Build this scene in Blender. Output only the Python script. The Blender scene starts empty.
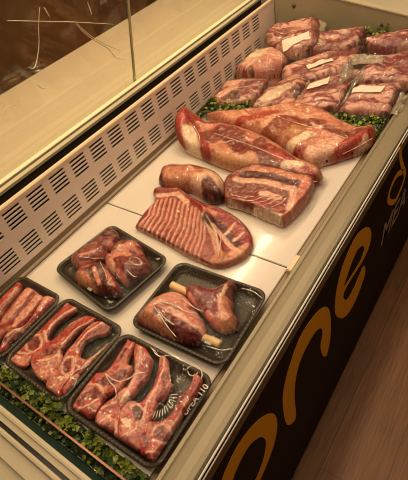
import bpy, bmesh, math, random
import numpy as np
from mathutils import Matrix, Vector
random.seed(4)
rng = np.random.default_rng(7)
SC = bpy.context.scene
COL = SC.collection

# ------------------------------------------------------------------ data (metres): outlines, cuts of fat and lean, bubble highlights as cream dots, zones
PIECES = {
 'rack': {'out': ((0.1204,0.7016),(0.1471,0.7236),(0.1926,0.7357),(0.2371,0.7228),(0.2962,0.7108),(0.3613,0.7094),(0.4271,0.6927),(0.4759,0.6632),(0.5031,0.6281),(0.5066,0.5902),(0.4925,0.5589),(0.4661,0.5308),(0.4311,0.5241),(0.359,0.5287),(0.2873,0.5403),(0.1812,0.5509),(0.173,0.5567),(0.1632,0.5999),(0.1587,0.6584)),'z0': 0.803,'h': 0.019,'r': 0.01,'marks': ((((0.1873,0.5464),(0.284,0.5357),(0.437,0.5191)),0.0047,'FAT',0.0),(((0.1618,0.649),(0.1871,0.598),(0.189,0.5513)),0.004,'RIB',0.0035),(((0.169,0.6613),(0.1991,0.6019),(0.2056,0.5477)),0.004,'RIB',0.0035),(((0.1779,0.6716),(0.2121,0.605),(0.2224,0.5447)),0.004,'RIB',0.0035),(((0.1895,0.6783),(0.2265,0.6069),(0.2394,0.5426)),0.004,'RIB',0.0035),(((0.2036,0.6818),(0.2425,0.6073),(0.2574,0.5403)),0.0039,'RIB',0.0035),(((0.2185,0.6838),(0.2589,0.6069),(0.2754,0.5381)),0.0039,'RIB',0.0035),(((0.2346,0.6831),(0.2762,0.6052),(0.294,0.5356)),0.0039,'RIB',0.0035),(((0.2502,0.6823),(0.2931,0.6035),(0.3123,0.5331)),0.0038,'RIB',0.0035),(((0.2654,0.6815),(0.3096,0.6017),(0.3302,0.5306)),0.0038,'RIB',0.0035),(((0.2803,0.679),(0.3256,0.5995),(0.3475,0.5287)),0.0037,'RIB',0.0035),(((0.2951,0.6759),(0.3412,0.5971),(0.3641,0.5269)),0.0037,'RIB',0.0035),(((0.31,0.6718),(0.3562,0.5942),(0.3794,0.5253)),0.0036,'RIB',0.0035),(((0.3243,0.6664),(0.3707,0.5911),(0.3945,0.5241)),0.0036,'RIB',0.0035),(((0.3381,0.6604),(0.385,0.5879),(0.4095,0.5233)),0.0035,'RIB',0.0035),(((0.1354,0.694),(0.1991,0.7214),(0.2562,0.7064),(0.3124,0.6859),(0.3689,0.6453),(0.416,0.602),(0.4596,0.5561)),0.0108,'RED',0.009),(((0.1487,0.6774),(0.2106,0.7059),(0.2574,0.689)),0.0081,'FAT',0.002),(((0.3344,0.6643),(0.3967,0.6121),(0.4617,0.5456)),0.0092,'FAT',0.0),(((0.3577,0.6607),(0.4162,0.64),(0.4738,0.616)),0.028,'DRK',0.0),(((0.3276,0.6824),(0.3936,0.6762),(0.4705,0.6452)),0.0096,'PNK',0.0),(((0.3789,0.6835),(0.4329,0.6604),(0.4906,0.6297)),0.0187,'RED',0.0),(((0.4546,0.5422),(0.488,0.5694),(0.5028,0.6054)),0.0199,'ORG',0.0),(((0.3803,0.6371),(0.4641,0.5935),(0.4967,0.585)),0.0065,'FAT',0.0),(((0.4267,0.6707),(0.4256,0.6251)),0.0047,'FAT',0.0),(((0.4638,0.6485),(0.4563,0.6141)),0.0045,'FAT',0.0)),'base': 'RACK','fat': 'PNK','fatamt': 0.25,'clean': 0.3},
 'roll': {'out': ((0.1142,0.7417),(0.1017,0.7725),(0.1204,0.7985),(0.1584,0.8144),(0.1937,0.8244),(0.2506,0.8267),(0.3009,0.8091),(0.3332,0.7773),(0.3439,0.7449),(0.3274,0.7216),(0.2891,0.7222),(0.24,0.736),(0.1917,0.7296),(0.1502,0.7205),(0.1256,0.7265)),'z0': 0.803,'h': 0.055,'r': 0.035,'marks': ((((0.1596,0.7226),),0.0344,'DRK2',0.0),(((0.1586,0.727),),0.0153,'RED',0.0),(((0.1684,0.7504),(0.196,0.7692),(0.2367,0.7528),(0.2293,0.7233),(0.2053,0.7091)),0.0338,'ORG',0.0),(((0.2499,0.7501),(0.2638,0.7872),(0.3108,0.7741)),0.0184,'FAT',0.0),(((0.2971,0.7457),(0.3299,0.7364)),0.0388,'DRK',0.0),(((0.2545,0.7598),(0.2792,0.7159),(0.3198,0.6959)),0.0106,'FAT',0.0),(((0.2901,0.7894),(0.3369,0.7616)),0.0144,'FAT',0.0)),'base': 'RED','fat': 'ORG','fatamt': 0.5,'mot': (('FAT',50,0.6,0.5),('DRK',40,0.62,0.5))},
 'slab': {'out': ((0.3159,0.7955),(0.315,0.8222),(0.3337,0.8581),(0.3578,0.894),(0.3996,0.9068),(0.4491,0.9021),(0.4956,0.8998),(0.5408,0.9004),(0.552,0.883),(0.5582,0.8393),(0.5546,0.7757),(0.5407,0.7197),(0.5117,0.719),(0.4806,0.721),(0.4127,0.7298),(0.3662,0.7289),(0.3439,0.7472)),'z0': 0.803,'h': 0.042,'r': 0.009,'marks': ((((0.3801,0.706),(0.4428,0.6998),(0.502,0.6939),(0.5541,0.6959)),0.0187,'ORG',0.0),(((0.3748,0.722),(0.4412,0.7178),(0.5028,0.7158),(0.5498,0.7171)),0.0107,'CRM',0.0),(((0.3717,0.7499),(0.4397,0.7516),(0.5034,0.7466)),0.0112,'RED',0.0),(((0.3544,0.7703),(0.4216,0.7837),(0.4859,0.7966),(0.5337,0.8033)),0.0302,'BRN',0.0),(((0.3625,0.8374),(0.428,0.8556),(0.5169,0.8558)),0.0176,'DRK',0.0),(((0.3528,0.8047),(0.4254,0.8264),(0.5134,0.8276)),0.0121,'FAT',0.0),(((0.3725,0.8707),(0.4339,0.8795),(0.543,0.8729)),0.0124,'ORG',0.0),(((0.5375,0.8573),(0.5507,0.7851),(0.552,0.7192)),0.0157,'PNK',0.0),(((0.4497,0.7819),(0.4942,0.7806)),0.0131,'FAT',0.0),(((0.5197,0.8235),(0.5402,0.756)),0.0096,'FAT',0.0)),'base': 'BRN','fat': 'PNK','fatamt': 0.4,'ang': 0.3,'clean': 0.4},
 'leg': {'out': ((0.0194,0.9682),(0.0101,1.0002),(0.011,1.0351),(0.0325,1.0377),(0.0643,1.0394),(0.0951,1.0388),(0.1526,1.0603),(0.2522,1.0552),(0.3293,1.0337),(0.4057,0.9983),(0.4691,0.9672),(0.5314,0.9508),(0.5567,0.9268),(0.5527,0.903),(0.5242,0.8881),(0.478,0.8837),(0.4127,0.8878),(0.3206,0.8728),(0.2558,0.8741),(0.1846,0.8858),(0.1172,0.8985),(0.0801,0.9054),(0.0462,0.9312)),'z0': 0.803,'h': 0.054,'r': 0.04,'marks': ((((0.0392,0.9942),(0.0611,0.9352),(0.1053,0.8842),(0.1672,0.8634)),0.0319,'ORGR',0.012),(((0.0984,0.9391),(0.1577,0.8851)),0.0262,'CRM',0.0),(((0.2376,0.8727),(0.3088,0.8752),(0.3615,0.887)),0.0309,'FATP',0.0),(((0.0458,0.9967),(0.0768,0.9898),(0.1233,0.9601),(0.1894,0.888)),0.0115,'RED',0.0),(((0.1404,0.9486),(0.1966,0.8823)),0.017,'RED',0.0),(((0.1562,0.9628),(0.1797,0.9531)),0.0305,'BRN',0.0),(((0.1792,0.9976),(0.2388,0.9732),(0.2961,0.9342)),0.0338,'BRNR',0.0),(((0.1885,1.0098),(0.2436,1.0011)),0.0262,'BRN',0.0),(((0.1218,1.0148),(0.1835,1.0452),(0.2714,1.046)),0.0135,'PNK',0.0),(((0.3298,0.9791),(0.3643,0.9345),(0.4047,0.8956)),0.0232,'BRNR',0.0),(((0.4048,0.9492),(0.4402,0.9313)),0.0262,'ORGR',0.0),(((0.363,0.9736),(0.4553,0.9324),(0.5459,0.898)),0.0092,'RED',0.0),(((0.3685,0.9266),(0.4591,0.8937),(0.5361,0.8755)),0.0125,'BRN',0.0),(((0.4528,0.9062),(0.4915,0.9207)),0.0143,'CRM',0.0),(((0.5404,0.8912),(0.5592,0.8938)),0.0151,'ORGR',0.0),(((0.2653,0.9737),(0.3443,0.934)),0.0121,'BRN',0.0),(((0.0728,1.0047),(0.1401,1.0408),(0.2426,1.0586)),0.0139,'ORGR',0.0)),'base': 'FATP','fat': 'PNK','fatamt': 0.7,'ang': -0.35,'clean': 0.35,'mot': (('ORGD',30,0.58,0.3),('RED',60,0.62,0.35)),'lift': (0.13,0.0,0.055)},
 'shoulder': {'out': ((0.0396,1.1055),(0.0676,1.1127),(0.1375,1.148),(0.2159,1.1858),(0.2864,1.2347),(0.3194,1.2514),(0.3907,1.2459),(0.4427,1.23),(0.515,1.1903),(0.5618,1.1745),(0.596,1.1981),(0.6176,1.1725),(0.6223,1.1267),(0.6091,1.0826),(0.5754,1.0395),(0.5343,0.9934),(0.506,0.9676),(0.4547,0.983),(0.3981,1.0112),(0.3108,1.0444),(0.2022,1.0698),(0.1152,1.0802)),'z0': 0.803,'h': 0.048,'r': 0.03,'marks': ((((0.1987,1.0847),(0.2541,1.118),(0.2883,1.1558)),0.0183,'ORGR',0.0),(((0.3258,1.0596),(0.3357,1.1155),(0.3863,1.1165),(0.4297,1.0939)),0.0339,'ORGD',0.006),(((0.3408,1.0719),(0.3909,1.0811),(0.4204,1.0622)),0.0497,'BRNO',0.0),(((0.397,1.0686),(0.421,1.0695)),0.0326,'FATD',0.0),(((0.4176,1.01),(0.4387,1.0405),(0.4549,1.0738)),0.0178,'CRM',0.004),(((0.297,1.0726),(0.3027,1.1284),(0.3421,1.1722),(0.404,1.1677),(0.4616,1.1116)),0.013,'FAT',0.0),(((0.4372,0.9861),(0.4578,1.0),(0.4928,0.9738)),0.0113,'RED',0.0),(((0.4534,1.0946),(0.5021,1.0898),(0.5364,1.0944)),0.0197,'PNKL',0.0),(((0.5071,0.9917),(0.5374,1.0413)),0.037,'FAT',0.0),(((0.527,0.9385),(0.5614,0.9917),(0.5762,1.0801),(0.6095,1.1453)),0.0219,'REDB',0.008),(((0.5546,0.9406),(0.5973,0.9721),(0.6282,1.0161),(0.6366,1.088)),0.0175,'REDB',0.0),(((0.572,0.9832),(0.5937,1.0346),(0.6118,1.099)),0.009,'FAT',0.0),(((0.5963,0.9922),(0.612,1.0602),(0.6054,1.1168)),0.008,'FAT',0.0),(((0.605,1.0324),(0.6214,1.0571)),0.0179,'RED',0.0),(((0.486,1.1184),(0.5477,1.0972),(0.5838,1.1367)),0.0156,'BRN',0.0),(((0.4233,1.1433),(0.4574,1.1393)),0.0167,'BRN',0.0)),'base': 'FATP','fat': 'PNK','fatamt': 0.7,'ang': -0.4,'clean': 0.35,'mot': (('ORGD',30,0.58,0.3),('RED',60,0.62,0.35))},
 'd1': {'out': ((0.1747,0.1148),(0.164,0.1291),(0.1686,0.1495),(0.1766,0.1589),(0.186,0.1741),(0.1895,0.1889),(0.1914,0.203),(0.1915,0.2273),(0.1938,0.2533),(0.1987,0.2755),(0.2137,0.2819),(0.2345,0.2734),(0.2347,0.2566),(0.2262,0.2307),(0.2241,0.2061),(0.232,0.1848),(0.2392,0.175),(0.254,0.1813),(0.2675,0.1738),(0.2685,0.1548),(0.2469,0.1374),(0.2412,0.1236),(0.2396,0.0994),(0.2154,0.0922),(0.1883,0.0976)),'z0': 0.808,'h': 0.016,'r': 0.0045,'marks': ((((0.2063,0.1884),(0.2087,0.2211),(0.2145,0.2688)),0.008,'REDB',0.0),(((0.2305,0.1848),(0.2256,0.2115),(0.2281,0.2365),(0.2376,0.2641)),0.011,'MEATP',0.0),(((0.2212,0.1834),(0.2142,0.2081),(0.2166,0.236),(0.2296,0.2688)),0.0029,'FAT',0.0),(((0.1953,0.1446),(0.1878,0.1597),(0.2079,0.1714),(0.2289,0.1649),(0.2404,0.1491),(0.2321,0.1335),(0.2092,0.1348),(0.1953,0.1446)),0.0037,'FAT',0.0),(((0.2096,0.1546),(0.2194,0.149)),0.015,'MEAT',0.0),(((0.1858,0.1271),(0.1907,0.1347)),0.0088,'REDB',0.0),(((0.185,0.1169),(0.2054,0.1206),(0.2236,0.1256)),0.0037,'FAT',0.0),(((0.1775,0.1477),(0.2,0.1347)),0.0033,'FAT',0.0),(((0.2105,0.102),(0.2447,0.1182)),0.0119,'PNK',0.0),(((0.2119,0.1862),(0.2375,0.172)),0.003,'FAT',0.0),(((0.2435,0.134),(0.2621,0.1583)),0.0072,'RED',0.0),(((0.2417,0.1112),),0.0021,'CRM',0.0),(((0.2445,0.1059),),0.0031,'CRM',0.0),(((0.2038,0.1094),),0.0018,'CRM',0.0),(((0.2166,0.1231),),0.0025,'CRM',0.0),(((0.2353,0.1238),),0.0028,'CRM',0.0),(((0.2249,0.1278),),0.0027,'CRM',0.0),(((0.2173,0.1088),),0.0022,'CRM',0.0),(((0.2422,0.1214),),0.0019,'CRM',0.0),(((0.2433,0.1094),),0.0022,'CRM',0.0),(((0.2144,0.1083),),0.0033,'CRM',0.0),(((0.2641,0.1247),),0.0031,'CRM',0.0),(((0.249,0.1275),),0.0018,'CRM',0.0),(((0.2432,0.1176),),0.0023,'CRM',0.0),(((0.2151,0.108),),0.0025,'CRM',0.0),(((0.2143,0.1119),),0.0025,'CRM',0.0),(((0.2555,0.1232),),0.0021,'CRM',0.0)),'base': 'REDB','fat': 'FAT','slice': 1},  # single-point CRM dots on the chops are painted bubble highlights
 'd2': {'out': ((0.2381,0.1463),(0.2474,0.1763),(0.2522,0.2017),(0.2536,0.2318),(0.2701,0.2615),(0.2887,0.2802),(0.3033,0.2776),(0.2988,0.2591),(0.2883,0.2313),(0.287,0.2021),(0.2907,0.1807),(0.2926,0.1684),(0.3079,0.1591),(0.3158,0.1415),(0.3328,0.1264),(0.3257,0.1063),(0.2943,0.0988),(0.2611,0.1072),(0.2364,0.1259)),'z0': 0.811,'h': 0.016,'r': 0.0045,'marks': ((((0.2611,0.191),(0.269,0.2328),(0.2952,0.2743)),0.0086,'REDB',0.0),(((0.2907,0.1789),(0.2905,0.2123),(0.3028,0.2568)),0.0104,'MEATP',0.0),(((0.2808,0.1791),(0.2788,0.2204),(0.2974,0.2623)),0.0025,'FAT',0.0),(((0.2633,0.148),(0.2799,0.1623)),0.0096,'MEAT',0.0),(((0.2664,0.1283),(0.2868,0.1446),(0.2916,0.1605)),0.0033,'FAT',0.0),(((0.2899,0.165),(0.3061,0.1446)),0.003,'FAT',0.0),(((0.289,0.1147),(0.3234,0.1235)),0.0113,'PNK',0.0),(((0.2839,0.1194),),0.0019,'CRM',0.0),(((0.2828,0.1157),),0.0017,'CRM',0.0),(((0.2895,0.1272),),0.0028,'CRM',0.0),(((0.3126,0.1231),),0.0027,'CRM',0.0),(((0.2958,0.115),),0.0021,'CRM',0.0),(((0.292,0.1305),),0.0023,'CRM',0.0),(((0.2665,0.1208),),0.0032,'CRM',0.0),(((0.2905,0.1109),),0.0026,'CRM',0.0),(((0.304,0.1293),),0.0026,'CRM',0.0),(((0.2603,0.1264),),0.002,'CRM',0.0),(((0.2651,0.1276),),0.0019,'CRM',0.0),(((0.2861,0.1344),),0.0032,'CRM',0.0),(((0.3045,0.1262),),0.0027,'CRM',0.0),(((0.3004,0.1045),),0.0029,'CRM',0.0),(((0.3043,0.1292),),0.0029,'CRM',0.0),(((0.3115,0.124),),0.003,'CRM',0.0)),'base': 'REDB','fat': 'FAT','slice': 1},
 'd3': {'out': ((0.3229,0.1248),(0.3142,0.1401),(0.3096,0.1558),(0.3031,0.1709),(0.3025,0.1896),(0.3016,0.2085),(0.2993,0.2329),(0.3054,0.2594),(0.3203,0.2784),(0.3379,0.2778),(0.3521,0.2657),(0.352,0.2472),(0.3347,0.2296),(0.3262,0.2114),(0.3307,0.196),(0.3403,0.1802),(0.3574,0.1812),(0.3622,0.1648),(0.3618,0.1444),(0.3593,0.1254),(0.3624,0.1109),(0.3666,0.0941),(0.3432,0.0856),(0.3259,0.0917),(0.3142,0.11)),'z0': 0.814,'h': 0.016,'r': 0.0045,'marks': ((((0.3125,0.205),(0.3125,0.2359),(0.3289,0.2716)),0.0079,'REDB',0.0),(((0.3301,0.197),(0.327,0.2339),(0.3453,0.2627)),0.0109,'MEATP',0.0),(((0.3138,0.1947),(0.3121,0.23),(0.3254,0.2674)),0.0027,'FAT',0.0),(((0.3227,0.1415),(0.3152,0.1581),(0.3274,0.1699),(0.3444,0.1636),(0.3522,0.1436),(0.3436,0.1319),(0.3227,0.1415)),0.0032,'FAT',0.0),(((0.3281,0.1548),(0.3368,0.1467)),0.0104,'MEAT',0.0),(((0.3472,0.0985),),0.0128,'PNK',0.0),(((0.323,0.1888),(0.3402,0.1665),(0.3615,0.1577)),0.0027,'FAT',0.0),(((0.3514,0.1674),),0.0068,'RED',0.0),(((0.3364,0.1191),(0.3536,0.1311)),0.0029,'FAT',0.0),(((0.3125,0.1751),(0.3355,0.1769)),0.0047,'REDB',0.0),(((0.3465,0.1204),),0.0024,'CRM',0.0),(((0.3286,0.116),),0.0027,'CRM',0.0),(((0.3642,0.1113),),0.0028,'CRM',0.0),(((0.3376,0.1242),),0.0023,'CRM',0.0),(((0.3648,0.1173),),0.0022,'CRM',0.0),(((0.3375,0.1201),),0.0018,'CRM',0.0),(((0.34,0.1002),),0.0025,'CRM',0.0),(((0.3318,0.1107),),0.0016,'CRM',0.0),(((0.3408,0.1057),),0.0025,'CRM',0.0),(((0.3395,0.1194),),0.0025,'CRM',0.0)),'base': 'REDB','fat': 'FAT','slice': 1},
 'd4': {'out': ((0.374,0.1015),(0.3568,0.1106),(0.3509,0.133),(0.3544,0.1499),(0.3525,0.1692),(0.3562,0.1869),(0.3638,0.2095),(0.3679,0.237),(0.3772,0.2342),(0.3767,0.2046),(0.3722,0.1788),(0.3708,0.1568),(0.3721,0.1331),(0.3817,0.1098)),'z0': 0.811,'h': 0.014,'r': 0.004,'marks': ((((0.3586,0.1294),(0.3602,0.1651),(0.3731,0.2308)),0.0029,'FAT',0.0),(((0.3657,0.154),(0.3695,0.1677)),0.0067,'MEAT',0.0),(((0.3594,0.1372),(0.3707,0.1361),(0.3716,0.1173)),0.002,'CRM',0.0),(((0.3726,0.1275),(0.3736,0.1549)),0.0024,'FAT',0.0)),'base': 'REDB','fat': 'FAT','slice': 1},
 'e1': {'out': ((0.4077,0.0857),(0.4032,0.1003),(0.3996,0.1259),(0.3966,0.1432),(0.3971,0.1603),(0.3992,0.1713),(0.4107,0.1802),(0.415,0.195),(0.4107,0.2207),(0.4068,0.2503),(0.404,0.2742),(0.4147,0.2772),(0.4271,0.2641),(0.4356,0.2344),(0.4449,0.2189),(0.4583,0.2189),(0.465,0.2005),(0.4682,0.1785),(0.472,0.1666),(0.4571,0.1527),(0.4513,0.1403),(0.4556,0.1256),(0.4613,0.1103),(0.4516,0.0917),(0.4443,0.0789),(0.4301,0.075),(0.4172,0.0806)),'z0': 0.808,'h': 0.022,'r': 0.006,'marks': ((((0.4123,0.265),(0.4173,0.2305),(0.4203,0.1964)),0.0091,'REDB',0.0),(((0.4186,0.2417),(0.4241,0.2136)),0.0027,'DRK',0.0),(((0.4261,0.1606),(0.4449,0.1758),(0.4528,0.197)),0.0106,'WINE',0.0),(((0.4247,0.1363),(0.4377,0.1344)),0.0103,'MEAT',0.0),(((0.4615,0.1321),(0.4737,0.1502),(0.48,0.1665)),0.0026,'FAT',0.0),(((0.4145,0.1077),(0.4181,0.1234)),0.0082,'MEAT',0.0),(((0.4209,0.0935),(0.4361,0.111),(0.4451,0.1296)),0.0026,'FAT',0.0),(((0.437,0.094),(0.4549,0.1086)),0.0099,'RED',0.0),(((0.4594,0.1399),),0.0061,'REDB',0.0),(((0.4073,0.1454),(0.4284,0.1524),(0.4472,0.1444)),0.0025,'FAT',0.0),(((0.4543,0.1237),),0.0015,'CRM',0.0),(((0.4211,0.1175),),0.0028,'CRM',0.0),(((0.4517,0.1081),),0.0016,'CRM',0.0),(((0.4408,0.1069),),0.0026,'CRM',0.0),(((0.4287,0.1225),),0.0027,'CRM',0.0),(((0.4427,0.1063),),0.0016,'CRM',0.0),(((0.4561,0.1104),),0.0024,'CRM',0.0)),'base': 'REDB','fat': 'FAT','slice': 1},
 'e2': {'out': ((0.4311,0.2573),(0.4329,0.2717),(0.4468,0.2737),(0.4591,0.2669),(0.4762,0.2551),(0.4881,0.2497),(0.4952,0.235),(0.5038,0.2176),(0.5041,0.2043),(0.5015,0.1889),(0.5017,0.1752),(0.4996,0.1681),(0.4968,0.1551),(0.5032,0.1363),(0.5159,0.1199),(0.5385,0.0999),(0.5379,0.0863),(0.5145,0.0837),(0.4907,0.082),(0.4714,0.0835),(0.4635,0.1027),(0.4608,0.1266),(0.468,0.1478),(0.4706,0.1608),(0.4752,0.188),(0.464,0.2153),(0.4433,0.2374)),'z0': 0.812,'h': 0.022,'r': 0.006,'marks': ((((0.4449,0.263),(0.465,0.2294),(0.4807,0.1984),(0.4872,0.1666),(0.4933,0.1451)),0.0055,'PNKL',0.0),(((0.4919,0.1555),(0.4904,0.1661)),0.006,'CRM',0.0),(((0.4806,0.243),(0.4968,0.217),(0.5007,0.1905)),0.0073,'RED',0.0),(((0.4399,0.2523),(0.4465,0.2479)),0.0036,'REDB',0.0),(((0.4995,0.0989),(0.5112,0.0974)),0.0093,'MEAT',0.0),(((0.4822,0.0952),(0.4849,0.1117),(0.504,0.1163),(0.5199,0.1045),(0.5215,0.089),(0.503,0.0844)),0.0022,'FAT',0.0),(((0.4747,0.1167),(0.4839,0.1353)),0.0059,'RED',0.0),(((0.4641,0.1195),(0.4756,0.1328),(0.4831,0.1506)),0.0024,'FAT',0.0),(((0.4703,0.2073),(0.4794,0.1786)),0.0052,'MEAT',0.0),(((0.491,0.12),),0.0015,'CRM',0.0),(((0.4858,0.1236),),0.0025,'CRM',0.0),(((0.4875,0.1147),),0.0024,'CRM',0.0),(((0.5028,0.1344),),0.0016,'CRM',0.0),(((0.4891,0.1168),),0.0026,'CRM',0.0),(((0.4969,0.1286),),0.0017,'CRM',0.0),(((0.5055,0.1253),),0.0015,'CRM',0.0),(((0.4885,0.1164),),0.0025,'CRM',0.0)),'base': 'REDB','fat': 'FAT','slice': 1},
 'e3': {'out': ((0.5139,0.2334),(0.498,0.2571),(0.5026,0.2723),(0.5161,0.267),(0.5316,0.2481),(0.5498,0.2293),(0.5597,0.2255),(0.5571,0.2148),(0.5603,0.2007),(0.5552,0.1822),(0.5585,0.1665),(0.5625,0.1497),(0.5677,0.1319),(0.5742,0.1155),(0.5804,0.1014),(0.5713,0.0921),(0.5504,0.0876),(0.5279,0.0964),(0.5109,0.1156),(0.5007,0.1334),(0.5001,0.153),(0.511,0.1636),(0.5233,0.1661),(0.5264,0.1815),(0.5239,0.2054)),'z0': 0.815,'h': 0.022,'r': 0.006,'marks': ((((0.5094,0.2643),(0.5244,0.2352),(0.5347,0.2031),(0.5378,0.1777),(0.5454,0.1536),(0.5547,0.1337)),0.0026,'FAT',0.0),(((0.5172,0.2411),(0.5291,0.2069)),0.0045,'REDB',0.0),(((0.5336,0.2331),(0.5534,0.2045),(0.553,0.1863)),0.0059,'MEATP',0.0),(((0.53,0.1512),(0.5407,0.1445)),0.0095,'DRK',0.0),(((0.5157,0.1474),(0.5225,0.1601),(0.5417,0.1579),(0.5537,0.1435),(0.5458,0.1327)),0.0021,'FAT',0.0),(((0.5224,0.1254),(0.5351,0.1223)),0.0048,'CRM',0.0),(((0.5544,0.103),(0.561,0.1149)),0.0071,'RED',0.0),(((0.5401,0.1027),(0.5504,0.1188)),0.0022,'FAT',0.0),(((0.5286,0.1222),),0.0019,'CRM',0.0),(((0.5313,0.129),),0.0024,'CRM',0.0),(((0.5424,0.1161),),0.0016,'CRM',0.0),(((0.553,0.1229),),0.0017,'CRM',0.0),(((0.5517,0.1236),),0.0023,'CRM',0.0),(((0.5178,0.1224),),0.0023,'CRM',0.0),(((0.5323,0.1175),),0.0015,'CRM',0.0),(((0.5493,0.1278),),0.0023,'CRM',0.0),(((0.5257,0.1148),),0.0014,'CRM',0.0),(((0.546,0.1275),),0.0014,'CRM',0.0),(((0.5268,0.1137),),0.0014,'CRM',0.0),(((0.5278,0.1172),),0.0019,'CRM',0.0),(((0.5411,0.1197),),0.0018,'CRM',0.0),(((0.5344,0.129),),0.0017,'CRM',0.0)),'base': 'REDB','fat': 'FAT','slice': 1},
 'e4': {'out': ((0.5832,0.0947),(0.5604,0.1178),(0.5564,0.1379),(0.5646,0.1495),(0.5821,0.1596),(0.588,0.1769),(0.5878,0.1932),(0.5833,0.2098),(0.5869,0.2266),(0.5868,0.2441),(0.5802,0.2645),(0.583,0.2738),(0.5928,0.273),(0.6036,0.2612),(0.6134,0.2367),(0.6173,0.2125),(0.6184,0.1898),(0.6204,0.175),(0.6247,0.1598),(0.6351,0.1486),(0.6367,0.1326),(0.6366,0.1039),(0.6324,0.0905),(0.6114,0.0819),(0.5933,0.0841)),'z0': 0.816,'h': 0.022,'r': 0.006,'marks': ((((0.5933,0.1407),(0.6003,0.1382)),0.0115,'MEAT',0.0),(((0.5847,0.1313),(0.5799,0.1449),(0.5914,0.156),(0.6089,0.1542),(0.6162,0.1381),(0.6067,0.1269),(0.5913,0.1243)),0.0023,'FAT',0.0),(((0.6052,0.1578),(0.6056,0.1907),(0.603,0.238)),0.0028,'FAT',0.0),(((0.6047,0.2233),(0.5964,0.2584)),0.0078,'RED',0.0),(((0.6109,0.1937),(0.6137,0.214)),0.0065,'RED',0.0),(((0.5923,0.2019),(0.5934,0.2179)),0.0038,'WINE',0.0),(((0.5999,0.1713),(0.6008,0.1972)),0.0055,'REDB',0.0),(((0.5952,0.1012),(0.614,0.1145),(0.6274,0.1349)),0.0024,'FAT',0.0),(((0.6092,0.0932),(0.6261,0.1114)),0.0083,'RED',0.0),(((0.6179,0.1572),(0.6257,0.1403)),0.0038,'PNKL',0.0),(((0.5728,0.1221),(0.5875,0.1135)),0.0053,'MEAT',0.0),(((0.6173,0.114),),0.0014,'CRM',0.0),(((0.6095,0.1),),0.0012,'CRM',0.0),(((0.6043,0.0974),),0.0014,'CRM',0.0),(((0.6243,0.0999),),0.0018,'CRM',0.0),(((0.6185,0.1079),),0.0012,'CRM',0.0),(((0.6123,0.1048),),0.0019,'CRM',0.0)),'base': 'REDB','fat': 'FAT','slice': 1},
 'a1': {'out': ((0.0431,0.149),(0.0378,0.1747),(0.0242,0.2061),(0.019,0.2339),(0.0253,0.2538),(0.0442,0.2535),(0.0522,0.238),(0.0597,0.206),(0.0701,0.1767),(0.077,0.1525),(0.0668,0.1306)),'z0': 0.808,'h': 0.02,'r': 0.009,'marks': ((((0.0379,0.19),(0.0353,0.2245),(0.0418,0.2472)),0.0089,'REDB',0.0),(((0.061,0.173),(0.0542,0.21),(0.0481,0.2339)),0.0073,'PNKL',0.0),(((0.0662,0.1588),(0.0596,0.1952)),0.0057,'MEATP',0.0)),'base': 'PNKR','fat': 'FAT','slice': 1},
 'a2': {'out': ((0.1072,0.1062),(0.0949,0.1414),(0.0854,0.1691),(0.0749,0.2091),(0.0698,0.2407),(0.0722,0.2539),(0.0924,0.256),(0.1175,0.2537),(0.1362,0.2516),(0.145,0.2362),(0.1491,0.2049),(0.152,0.1703),(0.1429,0.1509),(0.1319,0.1295),(0.1313,0.1039)),'z0': 0.812,'h': 0.022,'r': 0.01,'marks': ((((0.1102,0.1605),(0.0999,0.205),(0.0895,0.2432)),0.0113,'PNKL',0.0),(((0.1224,0.1614),(0.1168,0.2023),(0.1088,0.244)),0.0083,'MEATP',0.0),(((0.1384,0.1644),(0.1332,0.2051),(0.13,0.243)),0.011,'PNKL',0.0),(((0.1503,0.1653),(0.1495,0.2024),(0.1438,0.2385)),0.0054,'RED',0.0),(((0.1152,0.1365),(0.1265,0.1583)),0.0106,'RED',0.0)),'base': 'PNKR','fat': 'FAT','slice': 1},
 'a3': {'out': ((0.1626,0.0954),(0.1536,0.1088),(0.1403,0.1319),(0.1451,0.1525),(0.1625,0.1736),(0.1502,0.2197),(0.1388,0.2535),(0.1583,0.2616),(0.1786,0.2591),(0.1783,0.2356),(0.1706,0.1936),(0.1709,0.152),(0.1686,0.1241),(0.172,0.1016)),'z0': 0.816,'h': 0.02,'r': 0.009,'marks': ((((0.1609,0.1283),(0.1701,0.1509)),0.0128,'MEAT',0.0),(((0.1531,0.1293),(0.1566,0.1515),(0.1739,0.1631),(0.1779,0.1374)),0.0036,'FAT',0.0),(((0.1678,0.1886),(0.1653,0.228),(0.171,0.2504)),0.0068,'REDB',0.0),(((0.1634,0.2188),(0.1548,0.2508)),0.0055,'PNKL',0.0)),'base': 'PNKR','fat': 'FAT','slice': 1},
 'b1': {'out': ((0.1161,0.3627),(0.1038,0.3837),(0.1117,0.4211),(0.118,0.4604),(0.1161,0.4984),(0.1401,0.5152),(0.171,0.4972),(0.1856,0.4696),(0.1832,0.4436),(0.189,0.4243),(0.1754,0.3964),(0.1497,0.3669)),'z0': 0.808,'h': 0.038,'r': 0.024,'marks': ((((0.141,0.4789),(0.1683,0.479)),0.0197,'DRK',0.0),(((0.1431,0.3975),(0.1613,0.4346),(0.1724,0.4572)),0.0222,'MEAT',0.0),(((0.1514,0.368),(0.1879,0.3962)),0.0091,'PNK',0.0),(((0.18,0.4548),(0.2061,0.4381)),0.0094,'PNK',0.0),(((0.1395,0.3902),(0.1617,0.4119)),0.0047,'PNK',0.0)),'base': 'WINE','fat': 'PNK','fatamt': 0.3,'mot': (('PNKL',60,0.6,0.45),('DRK',45,0.6,0.5))},
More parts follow.
